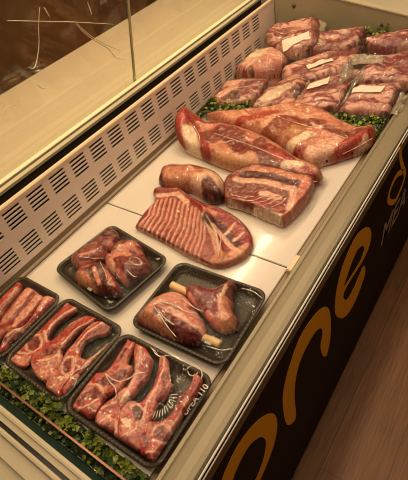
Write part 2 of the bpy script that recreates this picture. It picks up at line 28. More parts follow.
 'b2': {'out': ((0.1993,0.4246),(0.1858,0.4574),(0.19,0.4799),(0.2221,0.5037),(0.254,0.4913),(0.2824,0.4714),(0.3252,0.4453),(0.3265,0.4237),(0.3108,0.3965),(0.2997,0.3757),(0.2718,0.3804),(0.2402,0.3912),(0.2131,0.4047)),'z0': 0.808,'h': 0.044,'r': 0.026,'marks': ((((0.2256,0.4195),(0.2367,0.4468),(0.2445,0.4843)),0.0153,'PNK',0.0),(((0.2604,0.4091),(0.3013,0.4181)),0.0202,'WINE',0.0),(((0.2613,0.4417),(0.3216,0.4278)),0.0174,'MEAT',0.0),(((0.2666,0.386),(0.3058,0.3747)),0.0112,'PNK',0.0),(((0.2224,0.4514),(0.2578,0.4401)),0.0091,'ORG',0.0)),'base': 'WINE','fat': 'PNK','fatamt': 0.4,'mot': (('PNKL',60,0.6,0.45),('DRK',45,0.6,0.5))},
 'b3': {'out': ((0.1675,0.3284),(0.1587,0.3543),(0.1688,0.3723),(0.1911,0.3934),(0.2178,0.3999),(0.2546,0.3825),(0.3005,0.3592),(0.3037,0.3434),(0.2769,0.3288),(0.2365,0.324),(0.1922,0.3216)),'z0': 0.808,'h': 0.044,'r': 0.026,'marks': ((((0.1971,0.3267),(0.2247,0.3251),(0.2548,0.3202)),0.0252,'ORG',0.0),(((0.2146,0.3714),(0.2522,0.3536),(0.2846,0.335)),0.0253,'DRK',0.0),(((0.2627,0.3688),(0.3106,0.343)),0.0137,'WINE',0.0),(((0.2076,0.3681),(0.2519,0.3384)),0.0057,'PNK',0.0),(((0.2391,0.3779),(0.2885,0.3515)),0.0045,'PNK',0.0)),'base': 'WINE','fat': 'PNK','fatamt': 0.35,'mot': (('PNKL',60,0.6,0.45),('DRK',45,0.6,0.5))},
 'b4': {'out': ((0.1967,0.4155),(0.2095,0.4315),(0.2368,0.4285),(0.2561,0.4096),(0.26,0.3896),(0.2409,0.3842),(0.2146,0.3962)),'z0': 0.814,'h': 0.04,'r': 0.02,'marks': ((((0.2348,0.4053),(0.2642,0.3929)),0.0146,'ORG',0.0),(((0.2484,0.3853),(0.2707,0.3826)),0.0086,'FAT',0.0)),'base': 'PNK','fat': 'FAT','fatamt': 0.4,'mot': (('PNKL',60,0.6,0.45),('DRK',45,0.6,0.5))},
 'c1': {'out': ((0.3895,0.3117),(0.3795,0.3413),(0.3941,0.3707),(0.4127,0.399),(0.4359,0.4105),(0.4611,0.4087),(0.4968,0.3912),(0.5332,0.3709),(0.5478,0.3573),(0.5523,0.3385),(0.5351,0.3171),(0.4955,0.3095),(0.4423,0.3051),(0.4038,0.3039)),'z0': 0.808,'h': 0.048,'r': 0.032,'marks': ((((0.4112,0.3261),(0.4576,0.3107),(0.5032,0.3111)),0.0187,'ORG',0.0),(((0.4069,0.3496),(0.4375,0.3859),(0.4737,0.3885)),0.0149,'PNKL',0.0),(((0.4355,0.3385),(0.4855,0.3348),(0.5414,0.3312)),0.0093,'WINE',0.0),(((0.4532,0.3526),(0.5001,0.352),(0.5439,0.3463)),0.007,'FAT',0.0),(((0.4655,0.3741),(0.5247,0.3551)),0.0094,'PNK',0.0),(((0.516,0.3179),(0.5491,0.3263)),0.0132,'WINE',0.0),(((0.4602,0.3314),(0.4982,0.3178)),0.0069,'DRK',0.0)),'base': 'PNKR','fat': 'FAT','fatamt': 0.45,'mot': (('PNKL',60,0.6,0.45),('DRK',45,0.6,0.5))},
 'c2': {'out': ((0.4382,0.4263),(0.452,0.4391),(0.4691,0.4496),(0.5019,0.4571),(0.5198,0.4947),(0.5382,0.4994),(0.5509,0.4627),(0.5708,0.4276),(0.5929,0.4121),(0.5958,0.3904),(0.5773,0.3734),(0.5411,0.376),(0.5025,0.3956),(0.466,0.4047)),'z0': 0.808,'h': 0.044,'r': 0.028,'marks': ((((0.4716,0.4166),(0.5141,0.4221),(0.5473,0.3986)),0.0219,'WINE',0.0),(((0.5277,0.4498),(0.5465,0.4697)),0.0124,'DRK',0.0),(((0.546,0.4279),(0.5836,0.3884)),0.0139,'ORG',0.0),(((0.5614,0.3769),(0.5964,0.3811)),0.0156,'ORG',0.0),(((0.5309,0.3902),(0.5723,0.3732)),0.0069,'PNK',0.0),(((0.5302,0.4671),(0.5442,0.4169)),0.0039,'FAT',0.0),(((0.4646,0.4132),(0.5093,0.3891)),0.0049,'PNK',0.0)),'base': 'WINE','fat': 'PNK','fatamt': 0.35,'mot': (('PNKL',60,0.6,0.45),('DRK',45,0.6,0.5))},
 'p1': {'out': ((0.0205,1.5961),(0.0252,1.6458),(0.0841,1.6832),(0.1855,1.7231),(0.2327,1.6528),(0.2651,1.5704),(0.2532,1.55),(0.2006,1.51),(0.0887,1.5184),(0.0463,1.5567)),'z0': 0.85,'h': 0.096,'r': 0.028,'marks': ((((0.1197,1.4823),(0.2459,1.583)),0.0233,'PNKL',0.0),(((0.1913,1.6878),(0.2853,1.5027)),0.0176,'WINE',0.0)),'base': 'VAC','fat': 'VFAT','fatamt': 1,'ang': 0.25,'label': ((0.1274,1.5336),(0.2121,1.5887),(0.2331,1.553),(0.1489,1.4989)),'wedge': (1.5099,1.7229)},
 'p2': {'out': ((0.225,1.6218),(0.2503,1.6437),(0.3095,1.6649),(0.3815,1.69),(0.4004,1.6659),(0.4102,1.6284),(0.4091,1.5991),(0.3528,1.5606),(0.2957,1.5397),(0.2448,1.5392)),'z0': 0.846,'h': 0.088,'r': 0.028,'marks': ((((0.3898,1.6554),(0.4261,1.5668)),0.0163,'DRK',0.0),(((0.2775,1.5411),(0.3854,1.6353)),0.0223,'VRED',0.0)),'base': 'VAC','fat': 'VFAT','fatamt': 1,'ang': 0.2,'wedge': (1.539,1.6899)},
 'p3': {'out': ((0.401,1.6528),(0.4354,1.678),(0.4906,1.6952),(0.5786,1.7169),(0.611,1.6442),(0.565,1.6294),(0.4911,1.6133),(0.4158,1.6317)),'z0': 0.842,'h': 0.086,'r': 0.028,'marks': ((((0.44,1.5613),(0.4646,1.6093),(0.5565,1.6666)),0.021,'VRED',0.0),),'base': 'VAC','fat': 'VFAT','fatamt': 1,'ang': 0.15,'label': ((0.4698,1.5831),(0.5734,1.6193),(0.5869,1.5981),(0.4831,1.5572)),'wedge': (1.6132,1.7168)},
 'p4': {'out': ((-0.0041,1.3932),(-0.0222,1.4563),(-0.0112,1.5029),(0.0278,1.5324),(0.057,1.557),(0.1083,1.5497),(0.178,1.4944),(0.1878,1.446),(0.1569,1.3853),(0.0723,1.3605),(0.0099,1.3695)),'z0': 0.812,'h': 0.078,'r': 0.04,'marks': ((((0.0214,1.438),(0.0431,1.4738),(0.0707,1.5038)),0.0359,'CRM',0.0),(((0.0405,1.3948),(0.0566,1.4287),(0.0747,1.449)),0.0175,'FAT',0.0),(((0.0593,1.3134),(0.099,1.3142)),0.0197,'DRK2',0.0),(((0.041,1.3401),(0.0555,1.3592)),0.0141,'VRED',0.0),(((0.0874,1.3442),(0.1107,1.3942),(0.1606,1.4165)),0.0223,'PNK',0.0),(((0.1148,1.2966),(0.1965,1.327)),0.0185,'VRED',0.0),(((0.1328,1.3439),(0.2055,1.3716)),0.0161,'PNKL',0.0),(((0.1897,1.4568),(0.2198,1.3749)),0.0217,'DRK',0.0),(((0.0958,1.4965),(0.1594,1.462)),0.0232,'PNKL',0.0),(((0.0755,1.375),(0.1025,1.3477)),0.0089,'DRK',0.0)),'base': 'PNK','fat': 'VFAT','fatamt': 0.5,'mot': (('VRED',40,0.6,0.6),)},
 'p5': {'out': ((0.1781,1.4264),(0.2155,1.4858),(0.2926,1.5531),(0.3943,1.6313),(0.4222,1.6048),(0.4136,1.5351),(0.4215,1.4611),(0.3562,1.4062),(0.3098,1.3744),(0.2254,1.3753)),'z0': 0.814,'h': 0.082,'r': 0.028,'marks': ((((0.2537,1.4072),(0.3981,1.5935)),0.0267,'VRED',0.0),(((0.3987,1.6052),(0.4266,1.5829)),0.0215,'DRK',0.0)),'base': 'VAC','fat': 'VFAT','fatamt': 1,'ang': 0.35,'label': ((0.2732,1.4317),(0.3408,1.4994),(0.3556,1.481),(0.2904,1.4125)),'wedge': (1.3743,1.6312)},
 'p10': {'out': ((0.4454,1.4634),(0.4566,1.5206),(0.5098,1.5801),(0.5891,1.6129),(0.6621,1.5183),(0.6359,1.4561),(0.5588,1.4426),(0.4643,1.4394)),'z0': 0.81,'h': 0.08,'r': 0.028,'marks': ((((0.5157,1.5307),(0.5958,1.5581)),0.0294,'VRED',0.0),(((0.5078,1.3975),(0.6104,1.4512)),0.0183,'PNKL',0.0)),'base': 'VAC','fat': 'VFAT','fatamt': 1,'ang': 0.25,'wedge': (1.4393,1.6128)},
 'p6': {'out': ((-0.0056,1.207),(-0.0139,1.2492),(-0.0143,1.2849),(0.0334,1.3205),(0.1086,1.3381),(0.1647,1.3435),(0.1737,1.2957),(0.1686,1.2455),(0.1252,1.2044),(0.0606,1.1866)),'z0': 0.803,'h': 0.062,'r': 0.028,'marks': ((((0.0497,1.2278),(0.0902,1.2164)),0.0315,'DRK',0.0),(((0.0601,1.1717),(0.1403,1.187),(0.1837,1.2346)),0.0252,'FATP',0.0),(((0.0948,1.2776),(0.1653,1.3108)),0.0265,'VRED',0.0),(((0.0288,1.2072),(0.0658,1.2701)),0.0161,'PNKL',0.0)),'base': 'VAC','fat': 'VFAT','fatamt': 1,'ang': 0.2,'wedge': (1.1866,1.3435)},
 'p7': {'out': ((0.182,1.1938),(0.176,1.2582),(0.1843,1.3177),(0.2243,1.3787),(0.2516,1.4318),(0.2858,1.414),(0.3149,1.3365),(0.3252,1.251),(0.3061,1.2274),(0.2431,1.205)),'z0': 0.803,'h': 0.066,'r': 0.028,'marks': ((((0.2141,1.2362),(0.2511,1.3109)),0.0249,'CRML',0.0),(((0.2304,1.1785),(0.2796,1.2541)),0.0192,'VRED',0.0),(((0.3225,1.2184),(0.3164,1.3134)),0.0286,'DRK',0.0),(((0.2781,1.1857),(0.2984,1.2455)),0.0188,'PNKL',0.0)),'base': 'VAC','fat': 'VFAT','fatamt': 1,'ang': 0.6,'wedge': (1.1937,1.4318)},
 'p8': {'out': ((0.3011,1.2592),(0.3113,1.3711),(0.3715,1.4398),(0.453,1.4827),(0.449,1.3961),(0.4577,1.2782),(0.3908,1.239),(0.3369,1.22)),'z0': 0.803,'h': 0.066,'r': 0.028,'marks': ((((0.389,1.351),(0.4266,1.41)),0.0242,'VRED',0.0),(((0.3722,1.1976),(0.4398,1.2527)),0.0134,'VRED',0.0)),'base': 'VAC','fat': 'VFAT','fatamt': 1,'ang': 0.5,'label': ((0.3255,1.351),(0.3762,1.4044),(0.3838,1.3637),(0.3273,1.3146)),'wedge': (1.22,1.4826)},
 'p9': {'out': ((0.4668,1.261),(0.4682,1.3054),(0.4739,1.355),(0.4844,1.3932),(0.5456,1.4111),(0.6024,1.4258),(0.6227,1.381),(0.6215,1.2954),(0.6085,1.2727),(0.5438,1.266),(0.4936,1.2516)),'z0': 0.803,'h': 0.066,'r': 0.028,'marks': ((((0.502,1.2067),(0.6225,1.2363)),0.0123,'VRED',0.0),(((0.6204,1.2619),(0.6192,1.3718)),0.0167,'DRK',0.0),(((0.4989,1.2676),(0.6105,1.2925)),0.0127,'PNKL',0.0),(((0.4986,1.2328),(0.6154,1.2578)),0.0125,'FAT',0.0)),'base': 'VAC','fat': 'VFAT','fatamt': 1,'ang': 0.0,'label': ((0.4733,1.3579),(0.5712,1.3781),(0.5688,1.3422),(0.4801,1.3276)),'wedge': (1.2516,1.4257)},
}
ZONES = {
 'back': ((0.0035,1.0993),(-0.0541,1.1914),(-0.0399,1.2107),(-0.0134,1.2182),(0.0424,1.1999),(0.1096,1.2282),(0.147,1.2347),(0.1807,1.1925),(0.127,1.1582),(0.0724,1.1138)),
 'right': ((0.4098,1.2427),(0.4817,1.2648),(0.5401,1.2785),(0.6085,1.2767),(0.6272,1.2498),(0.6267,1.1502),(0.5835,1.1597),(0.5226,1.1965),(0.4467,1.2261)),
 'small': ((-0.026,1.3867),(-0.0169,1.4416),(0.0311,1.3838),(0.0042,1.3601)),
 'top': ((0.3823,1.6596),(0.3813,1.7241),(0.4067,1.7372),(0.4698,1.7461),(0.4905,1.7035),(0.4408,1.66)),
}
LETTERS = {
 'o_out': ((0.1486,0.7291),(0.171,0.7464),(0.2099,0.7548),(0.2538,0.7411),(0.2906,0.7133),(0.3244,0.67),(0.3441,0.6217),(0.3483,0.5713),(0.3387,0.5253),(0.3152,0.489),(0.2804,0.4656),(0.2423,0.4523),(0.2129,0.4551),(0.1729,0.5134),(0.1444,0.6098),(0.1376,0.6877)),
 'o_in': ((0.17,0.6659),(0.2023,0.686),(0.2388,0.6855),(0.2647,0.6638),(0.2845,0.6321),(0.2947,0.5887),(0.2892,0.5521),(0.2675,0.514),(0.235,0.4964),(0.2085,0.508),(0.1817,0.5541),(0.1649,0.6282)),
 'n': ((0.3892,0.4741),(0.3796,0.579),(0.387,0.6563),(0.4215,0.7143),(0.4735,0.7528),(0.5389,0.7455),(0.5962,0.7136),(0.6359,0.6604),(0.6545,0.5848),(0.658,0.4929),(0.637,0.4338),(0.6066,0.4801),(0.5904,0.5512),(0.6014,0.5967),(0.5872,0.6392),(0.545,0.6678),(0.4833,0.6628),(0.4491,0.6223),(0.4362,0.5401),(0.4389,0.431),(0.4202,0.4213)),
 'e': ((0.7289,0.4991),(0.6913,0.5618),(0.6789,0.6145),(0.6845,0.6826),(0.713,0.7366),(0.7619,0.7631),(0.8166,0.764),(0.8837,0.726),(0.9269,0.6793),(0.9451,0.6278),(0.9272,0.5929),(0.8737,0.5872),(0.7982,0.6016),(0.7395,0.6021),(0.7556,0.5549),(0.7906,0.5236),(0.8426,0.5281),(0.889,0.547),(0.9139,0.536),(0.9309,0.4836),(0.9096,0.4534),(0.862,0.4252),(0.8051,0.4313),(0.7576,0.465)),
 'e_in': ((0.7393,0.6318),(0.7596,0.6606),(0.7935,0.6857),(0.8313,0.6912),(0.8717,0.6633),(0.8873,0.6315),(0.8623,0.6105),(0.8055,0.6172)),
 'loop': ((1.2159,0.6761),(1.1491,0.7131),(1.1022,0.7102),(1.0818,0.6897),(1.0866,0.6614),(1.1281,0.6183),(1.1879,0.5813),(1.2329,0.5912),(1.2587,0.6159),(1.2471,0.6499),(1.1938,0.7156),(1.1538,0.7695),(1.1326,0.8088),(1.1304,0.8348)),
 'tail': ((1.2471,0.6499),(1.2983,0.5509),(1.3258,0.4723)),
 'mea': ((1.0917,0.4648),(1.0661,0.5605),(1.1111,0.4867),(1.1223,0.5532),(1.1651,0.4476),(1.1799,0.4546),(1.1512,0.5473),(1.2155,0.4487),(1.1872,0.536),(1.268,0.4594),(1.2467,0.5349)),
}
BONES = {
 'c1': ((0.5335,0.3407,0.826),(0.568,0.345,0.826),(0.5889,0.3453,0.826)),
 'c2': ((0.4623,0.424,0.83),(0.4337,0.4229,0.83),(0.4051,0.4234,0.83)),
}
FOLD_GLINTS = {
 'E': (((0.4264,0.1753,0.842),(0.4471,0.1728,0.842),(0.4653,0.1766,0.842),(0.4783,0.1911,0.842),(0.4839,0.2049,0.842),(0.4973,0.2165,0.842)),((0.4277,0.1739,0.842),(0.4477,0.1657,0.842),(0.4648,0.1628,0.842),(0.477,0.1533,0.842),(0.4827,0.1446,0.842)),((0.4662,0.2687,0.832),(0.4828,0.266,0.832),(0.492,0.2618,0.832),(0.5039,0.266,0.832),(0.5165,0.275,0.832),(0.5448,0.2748,0.832)),((0.4722,0.2673,0.832),(0.4904,0.2609,0.832),(0.5096,0.2646,0.832)),((0.5642,0.264,0.835),(0.5666,0.2728,0.835),(0.5768,0.2795,0.835),(0.5911,0.2756,0.835),(0.5997,0.2646,0.835),(0.5991,0.252,0.835),(0.5914,0.2436,0.835)),((0.5674,0.2625,0.835),(0.5753,0.2574,0.835),(0.5855,0.2609,0.835),(0.5866,0.2699,0.835)),((0.5575,0.1648,0.8335),(0.558,0.1593,0.8335),(0.5586,0.1538,0.8335)),((0.5608,0.168,0.8335),(0.5626,0.1616,0.8335),(0.5644,0.1554,0.8335)),((0.564,0.1711,0.8335),(0.567,0.1642,0.8335),(0.57,0.1574,0.8335)),((0.5672,0.1743,0.8335),(0.5707,0.168,0.8335),(0.5742,0.1618,0.8335)),((0.5697,0.1778,0.8335),(0.5738,0.1722,0.8335),(0.5778,0.1667,0.8335)),((0.5706,0.1822,0.8335),(0.5755,0.1773,0.8335),(0.5803,0.1725,0.8335)),((0.5709,0.1863,0.8335),(0.5767,0.1826,0.8335),(0.5823,0.179,0.8335)),((0.5708,0.1902,0.8335),(0.5774,0.1882,0.8335),(0.5838,0.1862,0.8335)),((0.5696,0.1943,0.8335),(0.5769,0.194,0.8335),(0.5841,0.1937,0.8335)),((0.5677,0.1985,0.8335),(0.5758,0.1999,0.8335),(0.5837,0.2013,0.8335)),((0.5665,0.202,0.8335),(0.5738,0.2051,0.8335),(0.581,0.2081,0.8335)),((0.5654,0.2054,0.8335),(0.5715,0.2101,0.8335),(0.5777,0.2148,0.8335))),  # the fan of short strokes stands for reflection stripes on the film
 'D': (((0.3872,0.1226,0.84),(0.3829,0.1366,0.84),(0.3688,0.1316,0.84),(0.366,0.1469,0.84),(0.3815,0.1702,0.84)),),
 'C': (((0.421,0.3427,0.862),(0.4372,0.359,0.862),(0.4667,0.3638,0.862),(0.4953,0.3625,0.862),(0.526,0.3694,0.862)),((0.4274,0.3408,0.862),(0.4578,0.3266,0.862),(0.4867,0.3131,0.862),(0.5175,0.3018,0.862)),((0.4371,0.3407,0.862),(0.466,0.328,0.862),(0.4971,0.3232,0.862)),((0.4657,0.389,0.858),(0.5086,0.3804,0.858),(0.5301,0.3815,0.858)),((0.5565,0.4863,0.832),(0.5852,0.4898,0.832),(0.6109,0.4818,0.832)),((0.5685,0.3262,0.834),(0.6001,0.3325,0.834),(0.6197,0.3465,0.834))),
 'B': (((0.2769,0.4362,0.855),(0.278,0.426,0.855),(0.2979,0.4197,0.855),(0.3127,0.4247,0.855),(0.3131,0.4321,0.855),(0.2954,0.4395,0.855),(0.2824,0.4377,0.855)),((0.2773,0.364,0.855),(0.2776,0.3512,0.855),(0.2896,0.3435,0.855),(0.2899,0.3504,0.855)),((0.2062,0.3909,0.85),(0.2454,0.3701,0.85),(0.2701,0.3518,0.85)),((0.2786,0.4035,0.852),(0.3176,0.3918,0.852),(0.3297,0.3939,0.852)),((0.1332,0.3811,0.846),(0.1723,0.3911,0.846),(0.205,0.4065,0.846))),
 'rack': (((0.3508,0.6525,0.836),(0.3798,0.6318,0.836),(0.4153,0.603,0.836),(0.461,0.5408,0.836)),((0.355,0.6342,0.836),(0.3859,0.6151,0.836),(0.4047,0.6045,0.836)),((0.4028,0.6163,0.836),(0.4323,0.5959,0.836),(0.4511,0.5592,0.836))),
 'roll': (((0.2611,0.7412,0.86),(0.2572,0.7662,0.86),(0.2638,0.7895,0.86)),((0.2778,0.7971,0.855),(0.3076,0.7849,0.855),(0.3335,0.7644,0.855))),
 'slab': (((0.3748,0.7393,0.85),(0.4108,0.7409,0.85),(0.4388,0.755,0.85)),((0.403,0.7312,0.85),(0.4398,0.7374,0.85),(0.4579,0.7603,0.85),(0.4725,0.7819,0.85)),((0.4445,0.7292,0.85),(0.4754,0.7522,0.85),(0.4939,0.7906,0.85)),((0.4749,0.7294,0.85),(0.4946,0.7564,0.85),(0.5101,0.7921,0.85)),((0.4984,0.7332,0.85),(0.5146,0.7585,0.85),(0.5193,0.7856,0.85))),
 'leg': (((0.4427,0.9068,0.862),(0.4663,0.8973,0.862),(0.4763,0.9071,0.862),(0.4592,0.9191,0.862)),((0.2163,0.9357,0.87),(0.2454,0.9238,0.87),(0.2577,0.9381,0.87),(0.2772,0.9233,0.87)),((0.0355,1.0071,0.87),(0.1322,0.9408,0.87),(0.1876,0.8705,0.87)),((0.1785,0.9596,0.868),(0.3239,0.9387,0.868),(0.4594,0.9072,0.868)),((0.4069,0.8579,0.84),(0.4922,0.8762,0.84),(0.5604,0.8829,0.84))),
 'shoulder': (((0.5017,1.0809,0.855),(0.529,1.0874,0.855),(0.5579,1.0796,0.855),(0.561,1.09,0.855),(0.5522,1.0938,0.855)),((0.3329,1.1173,0.86),(0.4457,1.0974,0.86),(0.5327,1.1187,0.86)),((0.5724,1.0217,0.84),(0.603,1.0806,0.84),(0.6217,1.1268,0.84))),
 'p8': (((0.4736,1.5105,0.862),(0.4722,1.4624,0.862),(0.4604,1.4192,0.862),(0.4531,1.378,0.862),(0.4418,1.3367,0.862),(0.4538,1.2844,0.862),(0.4708,1.2534,0.862),(0.4677,1.2178,0.862)),),
 'p6': (((0.057,1.2177,0.868),(0.1062,1.2456,0.868),(0.1651,1.2833,0.868)),),
}
EXTRA = {
 'glass': (((-0.0348,0.6726,1.3333),(-0.0444,0.6569,1.2978),(-0.0549,0.6446,1.2589),(-0.0639,0.6258,1.2256),(-0.0673,0.6117,1.2131),(-0.0655,0.5997,1.2197)),((-0.0539,0.7709,1.2628),(-0.0622,0.7902,1.2318),(-0.0739,0.8306,1.1885),(-0.0835,0.8695,1.153),(-0.0964,0.9068,1.1052),(-0.103,0.9499,1.0809)),((-0.0554,0.7761,1.2571),(-0.0643,0.8024,1.224),(-0.0771,0.8509,1.1769),(-0.092,0.9214,1.1216)),((-0.0333,0.5793,1.3389),(-0.0425,0.6651,1.3048),(-0.0532,0.7649,1.2651),(-0.0699,0.9108,1.2034)),((-0.0852,0.4841,1.1466),(-0.0814,0.5013,1.1607),(-0.0817,0.5158,1.1597),(-0.0837,0.5364,1.1523),(-0.0806,0.5456,1.1639)),((-0.0456,0.8235,1.2933),(-0.051,0.8285,1.2735),(-0.055,0.832,1.2584)),((-0.0787,0.6066,1.1708),(-0.0833,0.6196,1.1537),(-0.0859,0.6424,1.144)),((-0.036,0.6849,1.3289),(-0.0425,0.6946,1.3047))),
 'net': (((0.0021,1.4707),(0.0599,1.4226),(0.0974,1.4075),(0.1556,1.3324),(0.1843,1.2933)),((0.0278,1.5006),(0.075,1.4375),(0.0774,1.3917),(0.0573,1.3758)),((0.0544,1.5181),(0.1057,1.4558),(0.1498,1.3634),(0.188,1.3025)),((0.0751,1.5396),(0.0802,1.4386),(0.067,1.3894),(0.0528,1.3634)),((0.1155,1.5298),(0.1697,1.4461),(0.2131,1.3357)),((0.1059,1.3313),(0.1342,1.3819),(0.2028,1.4195)),((0.0625,1.4707),(0.1264,1.4601),(0.1925,1.4509))),
}


def lin(c):
    return tuple(((v/255)/12.92 if v/255 <= .04045 else ((v/255+.055)/1.055)**2.4) for v in c)
PAL = dict(RED=(168,52,42), REDB=(196,60,46), DRK=(92,30,26), DRK2=(48,18,16), MEAT=(132,40,36), MEATP=(150,78,72), WINE=(132,36,38),
    FAT=(238,186,158), PNK=(220,136,116), PNKR=(200,92,74), PNKL=(228,160,138), CRM=(248,218,184), CRML=(235,205,180), ORG=(214,142,108),
    ORGR=(194,72,54), ORGD=(160,54,40), BRN=(146,68,50), BRNR=(136,42,34), BRNO=(178,92,60), FATP=(224,162,122), FATD=(196,136,96),
    RACK=(150,50,40), RIB=(240,176,152), VAC=(146,50,54), VFAT=(228,170,150), VRED=(140,34,44))
PAL = {k: np.array(lin(v))*(.86 if v[1] < 100 else 1) for k, v in PAL.items()}

# ------------------------------------------------------------------ helpers
def link(o, parent=None):
    COL.objects.link(o)
    if parent is not None:
        o.parent = parent
        o.matrix_parent_inverse = parent.matrix_basis.inverted()
    return o
def tag(o, label, cat, group=None):
    o['label'] = label; o['category'] = cat
    if group: o['group'] = group
    return o
def empty(name, loc):
    o = bpy.data.objects.new(name, None); o.location = loc; o.empty_display_size = .05
    return link(o)
def mesh_obj(name, verts, faces, mat, parent=None, smooth=False, cols=None):
    me = bpy.data.meshes.new(name)
    me.from_pydata([tuple(map(float, v)) for v in verts], [], [tuple(map(int, f)) for f in faces])
    if cols is not None:
        a = me.color_attributes.new('tissue', 'FLOAT_COLOR', 'POINT')
        c4 = np.ones((len(verts), 4), np.float32); c4[:, :3] = cols
        a.data.foreach_set('color', c4.ravel())
    if smooth:
        me.polygons.foreach_set('use_smooth', [True]*len(me.polygons))
    me.materials.append(mat); me.update()
    return link(bpy.data.objects.new(name, me), parent)
def bm_obj(name, bm, mat, parent=None, smooth=False):
    bmesh.ops.recalc_face_normals(bm, faces=bm.faces)
    me = bpy.data.meshes.new(name); bm.to_mesh(me); bm.free()
    if smooth: me.polygons.foreach_set('use_smooth', [True]*len(me.polygons))
    me.materials.append(mat)
    return link(bpy.data.objects.new(name, me), parent)
def add_box(bm, x0, x1, y0, y1, z0, z1, bev=0):
    r = bmesh.ops.create_cube(bm, size=1)
    for v in r['verts']:
        v.co = Vector(((x0+x1)/2+v.co.x*(x1-x0), (y0+y1)/2+v.co.y*(y1-y0), (z0+z1)/2+v.co.z*(z1-z0)))
    if bev:
        es = list({e for v in r['verts'] for e in v.link_edges})
        bmesh.ops.bevel(bm, geom=es, offset=bev, segments=2, affect='EDGES')
def box(name, x0, x1, y0, y1, z0, z1, mat, parent=None, bev=0):
    bm = bmesh.new(); add_box(bm, x0, x1, y0, y1, z0, z1, bev); return bm_obj(name, bm, mat, parent)
def prism_y(name, prof, y0, y1, mat, parent=None, smooth=False):
    n = len(prof)
    v = [(x, y0, z) for x, z in prof] + [(x, y1, z) for x, z in prof]
    f = [(i, (i+1) % n, n+(i+1) % n, n+i) for i in range(n)] + [tuple(range(n))[::-1], tuple(range(n, 2*n))]
    bm = bmesh.new(); vs = [bm.verts.new(p) for p in v]
    for q in f: bm.faces.new([vs[i] for i in q])
    return bm_obj(name, bm, mat, parent, smooth)
def prism_x(name, prof, x0, x1, mat, parent=None):
    n = len(prof)
    bm = bmesh.new(); vs = [bm.verts.new((x0, y, z)) for y, z in prof] + [bm.verts.new((x1, y, z)) for y, z in prof]
    for i in range(n): bm.faces.new([vs[i], vs[(i+1) % n], vs[n+(i+1) % n], vs[n+i]])
    bm.faces.new(vs[:n]); bm.faces.new(vs[n:])
    return bm_obj(name, bm, mat, parent)
def smooth_path(pts, n=40, closed=False):
    p = np.array(pts, float); m = len(p); out = []
    for i in range(m if closed else m-1):
        if closed: a, b, c, d = p[(i-1) % m], p[i], p[(i+1) % m], p[(i+2) % m]
        else: a, b, c, d = p[max(i-1, 0)], p[i], p[i+1], p[min(i+2, m-1)]
        for t in np.arange(0, 1, 1/max(2, n//m)):
            out.append(.5*((2*b)+(c-a)*t+(2*a-5*b+4*c-d)*t*t+(3*b-a-3*c+d)*t**3))
    if not closed: out.append(p[-1])
    return np.array(out)
def tube(name, pts, rad, mat, parent=None, sides=8, flat=1.0):
    P = np.array(pts, float); n = len(P); rad = np.broadcast_to(rad, (n,))
    V = []; F = []
    for i in range(n):
        t = P[min(i+1, n-1)]-P[max(i-1, 0)]; t /= np.linalg.norm(t)+1e-9
        s = np.cross(t, (0, 0, 1)); s = s/(np.linalg.norm(s)+1e-9); u = np.cross(s, t)
        for k in range(sides):
            a = 2*math.pi*k/sides
            V.append(P[i]+rad[i]*(math.cos(a)*s+flat*math.sin(a)*u))
    for i in range(n-1):
        for k in range(sides):
            F.append((i*sides+k, i*sides+(k+1) % sides, (i+1)*sides+(k+1) % sides, (i+1)*sides+k))
    F.append(tuple(range(sides))[::-1]); F.append(tuple((n-1)*sides+k for k in range(sides)))
    return mesh_obj(name, V, F, mat, parent, True)

# smooth value noise, vectorised
_tab = rng.random((64, 64)).astype(np.float64)
def vnoise(x, y):
    xi = np.floor(x).astype(int); yi = np.floor(y).astype(int); fx = x-xi; fy = y-yi
    fx = fx*fx*(3-2*fx); fy = fy*fy*(3-2*fy)
    a = _tab[xi % 64, yi % 64]; b = _tab[(xi+1) % 64, yi % 64]; c = _tab[xi % 64, (yi+1) % 64]; d = _tab[(xi+1) % 64, (yi+1) % 64]
    return (a*(1-fx)+b*fx)*(1-fy)+(c*(1-fx)+d*fx)*fy
def fbm(x, y, o=3):
    s = 0; A = .5; T = 0
    for k in range(o):
        s = s+A*vnoise(x*2**k+17.3*k, y*2**k+5.1*k); T += A; A *= .5
    return s/T
def sstep(a, b, x):
    t = np.clip((x-a)/(b-a), 0, 1); return t*t*(3-2*t)
def seg_dist(X, Y, poly, closed):
    P = np.array(poly, float)
    if len(P) == 1: P = np.vstack([P, P+1e-5])
    A = P if closed else P[:-1]; B = np.roll(P, -1, 0) if closed else P[1:]
    best = np.full(X.shape, 1e9); bx = np.zeros_like(X); by = np.zeros_like(X)
    for a, b in zip(A, B):
        e = b-a; L = e@e+1e-12
        t = np.clip(((X-a[0])*e[0]+(Y-a[1])*e[1])/L, 0, 1)
        qx = a[0]+t*e[0]; qy = a[1]+t*e[1]; d = np.hypot(X-qx, Y-qy); m = d < best
        best = np.where(m, d, best); bx = np.where(m, qx, bx); by = np.where(m, qy, by)
    return best, bx, by
def inside(X, Y, poly):
    P = np.array(poly); r = np.zeros(X.shape, bool); j = len(P)-1
    for i in range(len(P)):
        xi, yi = P[i]; xj, yj = P[j]
        c = ((yi > Y) != (yj > Y)) & (X < (xj-xi)*(Y-yi)/((yj-yi) if yj != yi else 1e-12)+xi)
        r ^= c; j = i
    return r

